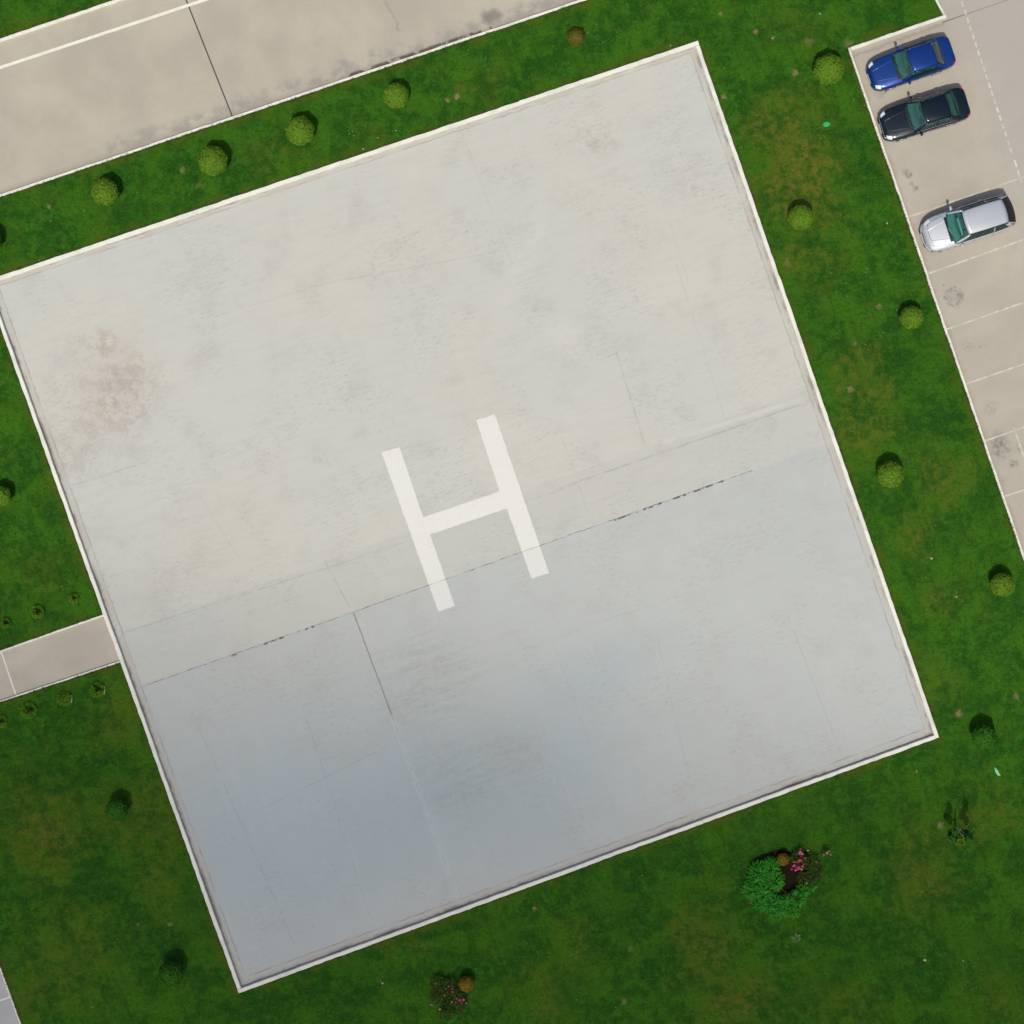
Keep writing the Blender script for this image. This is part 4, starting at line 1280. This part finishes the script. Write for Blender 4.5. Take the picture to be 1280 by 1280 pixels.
    for sd_ in (1, -1):
        xs0 = xw - .10; xs1 = cfg.get('xsr', (xrb / hl + .06)) * hl
        xt0 = xrf - .02; xt1 = xrr + .04
        def pt(s_, t, off=0.0):
            xb_ = xs0 + (xs1 - xs0) * s_; xt_ = xt0 + (xt1 - xt0) * s_
            wbx = Wd * crv(plan, xb_ / hl) * .895
            x = xb_ + (xt_ - xb_) * t
            y = wbx + (gr - wbx) * (t ** 1.15) + off
            z = belt_z(xb_) * (1 - t) + (zr - .012 - cfg.get('rdrop', 0) * s_ ** 2 + .02 * math.sin(math.pi * s_)) * t
            return (x, sd_ * y, z)
        cuts = cfg.get('cuts', [0.02, .46, .50, .90])
        pairs = list(zip(cuts[0::2], cuts[1::2]))
        for a_, b_ in pairs:
            rws = [[pt(a_ + (b_ - a_) * k / 5, t / 5) for k in range(6)] for t in range(6)]
            grid_obj("side_window", rws, glass_m, root)
        # pillars and frames
        gaps = [(-.02, cuts[0] + .015)] + [(cuts[i], cuts[i + 1]) for i in range(1, len(cuts) - 1, 2)] + [(cuts[-1] - .01, 1.02)]
        for gi, (a_, b_) in enumerate(gaps):
            rws = [[pt(a_ + (b_ - a_) * k / 3, t / 6, .006) for k in range(4)] for t in range(7)]
            grid_obj("pillar", rws, body_m if gi != 1 or cfg.get('bodyB') else M_BLACKP, root, True, .02)
        bm = bmesh.new()
        bar(bm, [Vector(p) + Vector((0, sd_ * .012, .006)) for p in (ws[i][10 if sd_ > 0 else 0] for i in range(7))], .07, .03)
        from_bm("pillar", bm, body_m, root, True)
        bm = bmesh.new()
        bar(bm, [Vector(p) + Vector((0, sd_ * .012, .004)) for p in (rw_[i][10 if sd_ > 0 else 0] for i in range(7))], cfg.get('cp', .12), .03)
        from_bm("pillar", bm, body_m, root, True)
        # cant rail and belt strip
        bm = bmesh.new()
        bar(bm, [Vector(pt(k / 10, 1.0)) + Vector((0, 0, .008)) for k in range(11)], .05, .03)
        from_bm("roof_rail", bm, cfg.get('rail', body_m), root, True)
        bm = bmesh.new()
        bar(bm, [Vector(pt(k / 10, 0.0)) + Vector((0, sd_ * .012, .006)) for k in range(11)], .025, .012)
        from_bm("belt_trim", bm, cfg.get('trim', M_BLACKP), root, True)
        # mirrors
        xm = xw - .28
        wm = Wd * crv(plan, xm / hl)
        mo = box_obj("wing_mirror", [((xm, sd_ * (wm + .07), belt_z(xm) + .07), (.12, .20, .13), .045), ((xm + .03, sd_ * (wm - .03), belt_z(xm) + .03), (.06, .12, .04), .015)], cfg.get('mirror', body_m), root)
        box_obj("mirror_glass", [((xm - .066, sd_ * (wm + .075), belt_z(xm) + .07), (.008, .155, .09), .003)], M_CHROME, mo)
        # doors: handles and shut lines
        for xd in cfg['handles']:
            wd_ = Wd * crv(plan, xd)
            dh = box_obj("door_handle", [((xd * hl, sd_ * (wd_ + .008), belt_z(xd * hl) - .09), (.18, .03, .03), .012)], cfg.get('handle_m', body_m), root)
        for xd in cfg['shut']:
            bm = bmesh.new()
            wd_ = Wd * crv(plan, xd)
            zt_ = belt_z(xd * hl)
            bar(bm, [(xd * hl, sd_ * (wd_ * .955 + .002), zt_ - .03), (xd * hl, sd_ * (wd_ * .985 + .003), zt_ - .11), (xd * hl, sd_ * (wd_ + .003), .60), (xd * hl, sd_ * (wd_ * .995 + .003), .40), (xd * hl, sd_ * (wd_ * .955), .24)], .012, .006, Vector((0, sd_, .01)))
            from_bm("door_gap", bm, M_BLACKP, root)
        # headlights: patch following the nose corner
        def corner(x0, x1, k0, k1, zoff, name, mat, lift=.006):
            rws = []
            for i in range(7):
                x = x0 + (x1 - x0) * i / 6
                w = Wd * crv(plan, x / hl); ze = crv(belt, x / hl); zt = crv(top, x / hl); ze = min(ze, zt - .01)
                prof = [(w * 1.0, .60), (w * .985, ze - .10), (w * .955, ze - .02), (w * .915, ze + .008), (w * .82, ze + (zt - ze) * .45), (w * .66, ze + (zt - ze) * .80), (w * .36, zt - .006)]
                rw = []
                for j in range(7):
                    q = k0 + (k1 - k0) * j / 6
                    a_ = int(min(q, len(prof) - 1.001)); f = q - a_
                    y = prof[a_][0] * (1 - f) + prof[a_ + 1][0] * f; z = prof[a_][1] * (1 - f) + prof[a_ + 1][1] * f
                    rw.append((x + (lift if x > 0 else -lift) * .6, sd_ * (y + lift * (1 - q / 6)), z + lift + zoff))
                rws.append(rw)
            return grid_obj(name, rws, mat, root, True)
        hx = cfg['head']; corner(hl * hx[0], hl * hx[1], hx[2], hx[3], 0, "headlight", M_LAMP)
        tx = cfg['tail']; corner(-hl * tx[0], -hl * tx[1], tx[2], tx[3], 0, "tail_light", M_TAIL)
        # wheels
        for xa in (xa_f, xa_r):
            wheel = empty("wheel", (xa, sd_ * (Wd * .985 - .11), .31)); wheel.parent = root
            bm = bmesh.new()
            bmesh.ops.create_cone(bm, cap_ends=True, segments=28, radius1=.31, radius2=.31, depth=.20, matrix=Matrix.Rotation(math.pi / 2, 4, 'X'))
            es = [e for e in bm.edges if abs(abs(e.verts[0].co.y) - .1) < .001 and abs(e.verts[0].co.y - e.verts[1].co.y) < .001]
            bmesh.ops.bevel(bm, geom=es, offset=.03, segments=2, affect='EDGES')
            from_bm("tyre", bm, M_TYRE, wheel, True)
            bm = bmesh.new()
            bmesh.ops.create_cone(bm, cap_ends=True, segments=24, radius1=.205, radius2=.205, depth=.02, matrix=Matrix.Translation((0, sd_ * .096, 0)) @ Matrix.Rotation(math.pi / 2, 4, 'X'))
            for k in range(5):
                a_ = 2 * math.pi * k / 5
                add_box(bm, (.11 * math.cos(a_), sd_ * .108, .11 * math.sin(a_)), (.17, .02, .045), .008, Matrix.Rotation(-a_, 3, 'Y'))
            from_bm("rim", bm, M_RIM, wheel)
    # bonnet shut line, boot line, wipers, grille, bumpers, plates
    def surf(x, s_):           # point on the upper surface
        w = Wd * crv(plan, x / hl); zt = crv(top, x / hl); ze = min(crv(belt, x / hl), zt - .01)
        prof = [(0, zt), (.36, zt - .006), (.66, ze + (zt - ze) * .80), (.82, ze + (zt - ze) * .45), (.915, ze + .008)]
        a_ = abs(s_)
        z = float(np.interp(a_, [p[0] for p in prof], [p[1] for p in prof]))
        return Vector((x, w * s_, z))
    def gapline(name, pts, w=.012, mat=M_BLACKP, t=.006):
        bm = bmesh.new(); bar(bm, [p + Vector((0, 0, .003)) for p in pts], w, t); return from_bm(name, bm, mat, root)
    h0, h1 = cfg['hood']
    for sd_ in (1, -1):
        gapline("bonnet_gap", [surf(hl * (h0 + (h1 - h0) * k / 8), sd_ * (.80 - .10 * (k / 8) ** 2)) for k in range(9)], .014)
        gapline("crease", [surf(hl * (h0 + (h1 - h0) * k / 8), sd_ * (.52 - .16 * (k / 8))) + Vector((0, 0, .004)) for k in range(9)], .05, body_m, .012)
    gapline("bonnet_gap", [surf(hl * (h1 - .035 * abs(s_) ** 2 / .49), s_ ) for s_ in np.linspace(-.70, .70, 9)], .016)
    if cfg.get('boot'):
        b0 = cfg['boot']
        gapline("boot_gap", [surf(-hl * b0, s_) for s_ in np.linspace(-.76, .76, 9)], .014)
        for sd_ in (1, -1): gapline("boot_gap", [surf(-hl * (b0 + (.985 - b0) * k / 6), sd_ * .76) for k in range(7)], .012)
    gx = hl
    zg = crv(top, 1.0)
    def nose(name, wfrac, z0, h, mat, d=.03, x_=None, front=1, bowv=.10):
        rws = []
        for z in (z0, z0 + h):
            rw = []
            for k in range(11):
                s_ = -1 + 2 * k / 10
                # nose plan position for this lateral offset
                y = Wd * wfrac * s_
                lo, hi = 0.6, 1.0
                for _ in range(24):
                    md = (lo + hi) / 2
                    if Wd * crv(plan, front * md) > abs(y) + .01: lo = md
                    else: hi = md
                rw.append((front * (hl * lo + d * .4), y, z))
            rws.append(rw)
        return grid_obj(name, rws, mat, root, True, .03)
    if cfg.get("chrome"): nose("chrome_strip", .72, zg - .06, .05, M_CHROME, .12)
    nose("grille", .34, zg - .17, .11, M_BLACKP if not cfg.get('chrome') else M_CHROME, .03)
    nose("front_bumper", .93, .28, .22, body_m, .10)
    nose("lower_grille", .5, .31, .10, M_BLACKP, .16)
    nose("rear_bumper", .93, .30, .26, body_m, .09, front=-1)
    box_obj("number_plate", [((hl + .07, 0, .42), (.015, .50, .11), .004)], M_PLATE, root)
    box_obj("number_plate", [((-hl - .065, 0, .62 if cfg.get('boot') else .70), (.015, .50, .11), .004)], M_PLATE, root)
    for yy in (.12, -.38):
        bm = bmesh.new(); bar(bm, [(xw + bowf - .015, yy, zb + .035), (xw + bowf - .10, yy + .26, zb + .075), (xw + bowf * .6 - .14, yy + .45, zb + .09)], .018, .012)
        from_bm("wiper", bm, M_BLACKP, root)
    box_obj("cowl", [((xw + bowf * .55 + .02, 0, zb - .012), (.14, gb * 1.55, .02), .006)], M_BLACKP, root)
    # ---- cabin
    seat_m, dash_m = cfg['seat'], cfg['dash']
    rws = []
    for i, (dx, z) in enumerate(((.0, zb - .01), (-.16, zb + .02), (-.34, zb + .0), (-.42, zb - .12), (-.44, .55))):
        rws.append([(xw + (bowf * .8) * (1 - (s_ * s_)) + dx - .06, gb * .90 * s_, z - .01 * abs(s_)) for s_ in np.linspace(-1, 1, 9)])
    grid_obj("dashboard", rws, dash_m, root, True)
    for sd_ in (1, -1):
        sx = (xrf + xrr) / 2 + cfg.get('seatx', .28)
        st = box_obj("seat", [((sx, sd_ * .36, .60), (.50, .48, .16), .06), ((sx - .27, sd_ * .36, .88), (.16, .48, .56), .06)], seat_m, root)
        box_obj("head_restraint", [((sx - .32, sd_ * .36, 1.20), (.09, .24, .16), .04)], seat_m, st)
    box_obj("rear_bench", [((sx - .95, 0, .60), (.46, 1.20, .16), .06), ((sx - 1.20, 0, .86), (.16, 1.20, .50), .06)], seat_m, root)
    if not cfg.get('wagon'):
        grid_obj("parcel_shelf", [[(xrb - .06, y, zb - .03) for y in np.linspace(-gb * .86, gb * .86, 5)], [(min(sx - 1.10, xrr - .10), y, zb - .02) for y in np.linspace(-gb * .86, gb * .86, 5)]], cfg.get('shelf', dash_m), root, False, .02)
    bm = bmesh.new()
    rr = .18; c0 = Vector((xw - .50, -.36 * cfg.get('lhd', -1), zb + .0))
    pts = [c0 + Vector((.05 * math.cos(a_) , rr * math.cos(a_), rr * math.sin(a_) * .85)) for a_ in np.linspace(0, 2 * math.pi, 17)]
    tube(bm, pts, .016, .016, 6)
    tube(bm, [c0 + Vector((0, -rr, 0)), c0 + Vector((0, rr, 0))], .02, .02, 5); tube(bm, [c0, c0 + Vector((.15, 0, -.05))], .03, .03, 6)
    from_bm("steering_wheel", bm, M_BLACKP, root, True)
    box_obj("rear_view_mirror", [((xrf + .10, 0, zr - .10), (.04, .24, .07), .015)], M_BLACKP, root)
    return root

P_BLUE = paint("blue_paint", (.002, .036, .20), .4, .30, .3)
P_DARK = paint("dark_navy_paint", (.002, .010, .018), .3, .28, .22)
P_SILV = paint("silver_paint", (.45, .465, .49), .30, .42)
G_STD = glass("tinted_glass", (.45, .78, .68), opac=.25, body=(.01, .10, .08))
G_TEAL = glass("teal_glass", (.42, .80, .70), opac=.22, body=(.01, .09, .075))
G_CLEAR = glass('clear_glass', (.80, .88, .86), opac=.08)
G_DARK = glass("dark_glass", (.03, .035, .04), opac=.92, gloss=.02, spec_=.15, body=(.005, .006, .008))

sedan_plan = [(-1.0, .70), (-.985, .80), (-.95, .89), (-.85, .96), (-.6, 1.0), (0, 1.0), (.55, .995), (.75, .97), (.88, .90), (.95, .80), (.985, .68), (1.0, .56)]
def sedan(pt_, label, cat, loc, rz, **kw):
    d = dict(L=4.42, W=1.70, paint=pt_, glass=G_STD, loc=loc, rz=rz, label=label, cat=cat, foh=.84, roh=.98,
             top=[(-1, .86), (-.985, .93), (-.94, .97), (-.7, .99), (-.5, .98), (.3, .96), (.40, .95), (.6, .90), (.8, .83), (.93, .76), (.985, .70), (1, .64)],
             belt=[(-1, .80), (-.94, .90), (-.6, .93), (0, .90), (.4, .86), (.8, .76), (.95, .69), (1, .60)],
             plan=sedan_plan, cab=(-.58 * 2.21, .36 * 2.21), zb=.955, zr=1.36, zrb=.98, gr=.575, xw=.36, xrf=.085, xrr=-.47, xrb=-.70, bowf=.15, bowr=.10,
             handles=[.02, -.42], shut=[.38, -.04, -.50], head=(.87, .975, 1.6, 4.6), tail=(.90, .992, .6, 3.6), hood=(.42, .93), boot=.76,
             seat=flat("grey_fabric", (.14, .15, .15), .9), dash=M_DASH, cuts=[0.03, .47, .505, .90])
    d.update(kw)
    return car(d)

R = math.radians
def at(u, v, z=.55):
    P = W(u, v, z); P.z = 0.004; return P
car_blue = sedan(P_BLUE, "glossy bright blue saloon car parked nearest the corner of the car park", "car", at(1138.6, 80.2), R(198.8), L=4.22, W=1.66, rglass=G_CLEAR, shelf=flat('grey_shelf', (.26, .28, .28), .8))
tan_rest = box_obj("seat_cover", [((-.62, -.42, .78), (.46, .40, .10), .04)], flat("orange_cloth", (.42, .09, .03), .9), car_blue)
dash_tr = leaf_mat  # (kept simple: shelf speakers)
for sd_ in (1, -1):
    box_obj("shelf_speaker", [((-1.34, sd_ * .46, .975), (.17, .20, .06), .02)], flat("pale_plastic", (.55, .56, .56), .5), car_blue)
car_dark = sedan(P_DARK, "dark navy saloon car with chrome grille, parked between the blue car and the silver one", "car", at(1155, 143.8), R(196.8),
                 L=4.36, W=1.70, chrome=True, trim=M_CHROME, handle_m=M_CHROME, gr=.565)
sw = dict(paint=P_SILV, glass=G_TEAL, foh=.86, roh=.90, wagon=True, ribs=True,
          top=[(-1, .90), (-.985, .98), (-.93, 1.02), (-.6, 1.02), (.3, 1.05), (.42, 1.04), (.6, .99), (.8, .91), (.92, .82), (.985, .72), (1, .62)],
          belt=[(-1, .86), (-.94, .98), (-.6, 1.01), (0, .97), (.4, .93), (.8, .82), (.95, .72), (1, .60)],
          plan=[(-1.0, .66), (-.985, .78), (-.95, .88), (-.85, .95), (-.6, 1.0), (0, 1.0), (.5, 1.0), (.68, .985), (.80, .93), (.89, .83), (.95, .70), (.985, .52), (1.0, .40)],
          zb=1.03, zr=1.50, zrb=1.04, gr=.63, xw=.42, xrf=.13, xrr=-.77, xrb=-.975, bowf=.20, bowr=.10, rdrop=.04, cp=.05, gbr=.74, xsr=-.90,
          handles=[.05, -.38], shut=[.42, -.02, -.46], head=(.80, .93, 1.6, 4.4), tail=(.90, .985, 2.0, 4.4), hood=(.50, .90),
          cuts=[0.03, .33, .355, .64, .665, .93], rglass=G_DARK, rail=M_BLACKP, seatx=.55)
car_silver = sedan(None, "silver estate car with ribbed roof, alone in the row below the two saloons", "car", at(1208.5, 280.3), R(197.8), L=4.50, W=1.80,
                   **{**sw, 'cab': (-.90 * 2.31, .42 * 2.31), 'seat': flat("dark_fabric", (.03, .035, .04), .9), 'dash': flat("light_dashboard", (.33, .36, .34), .7)})
box_obj("sun_sheet", [((.50, .06, 1.045), (.10, .9, .012), .004)], flat("paper", (.6, .62, .6), .6), car_silver)
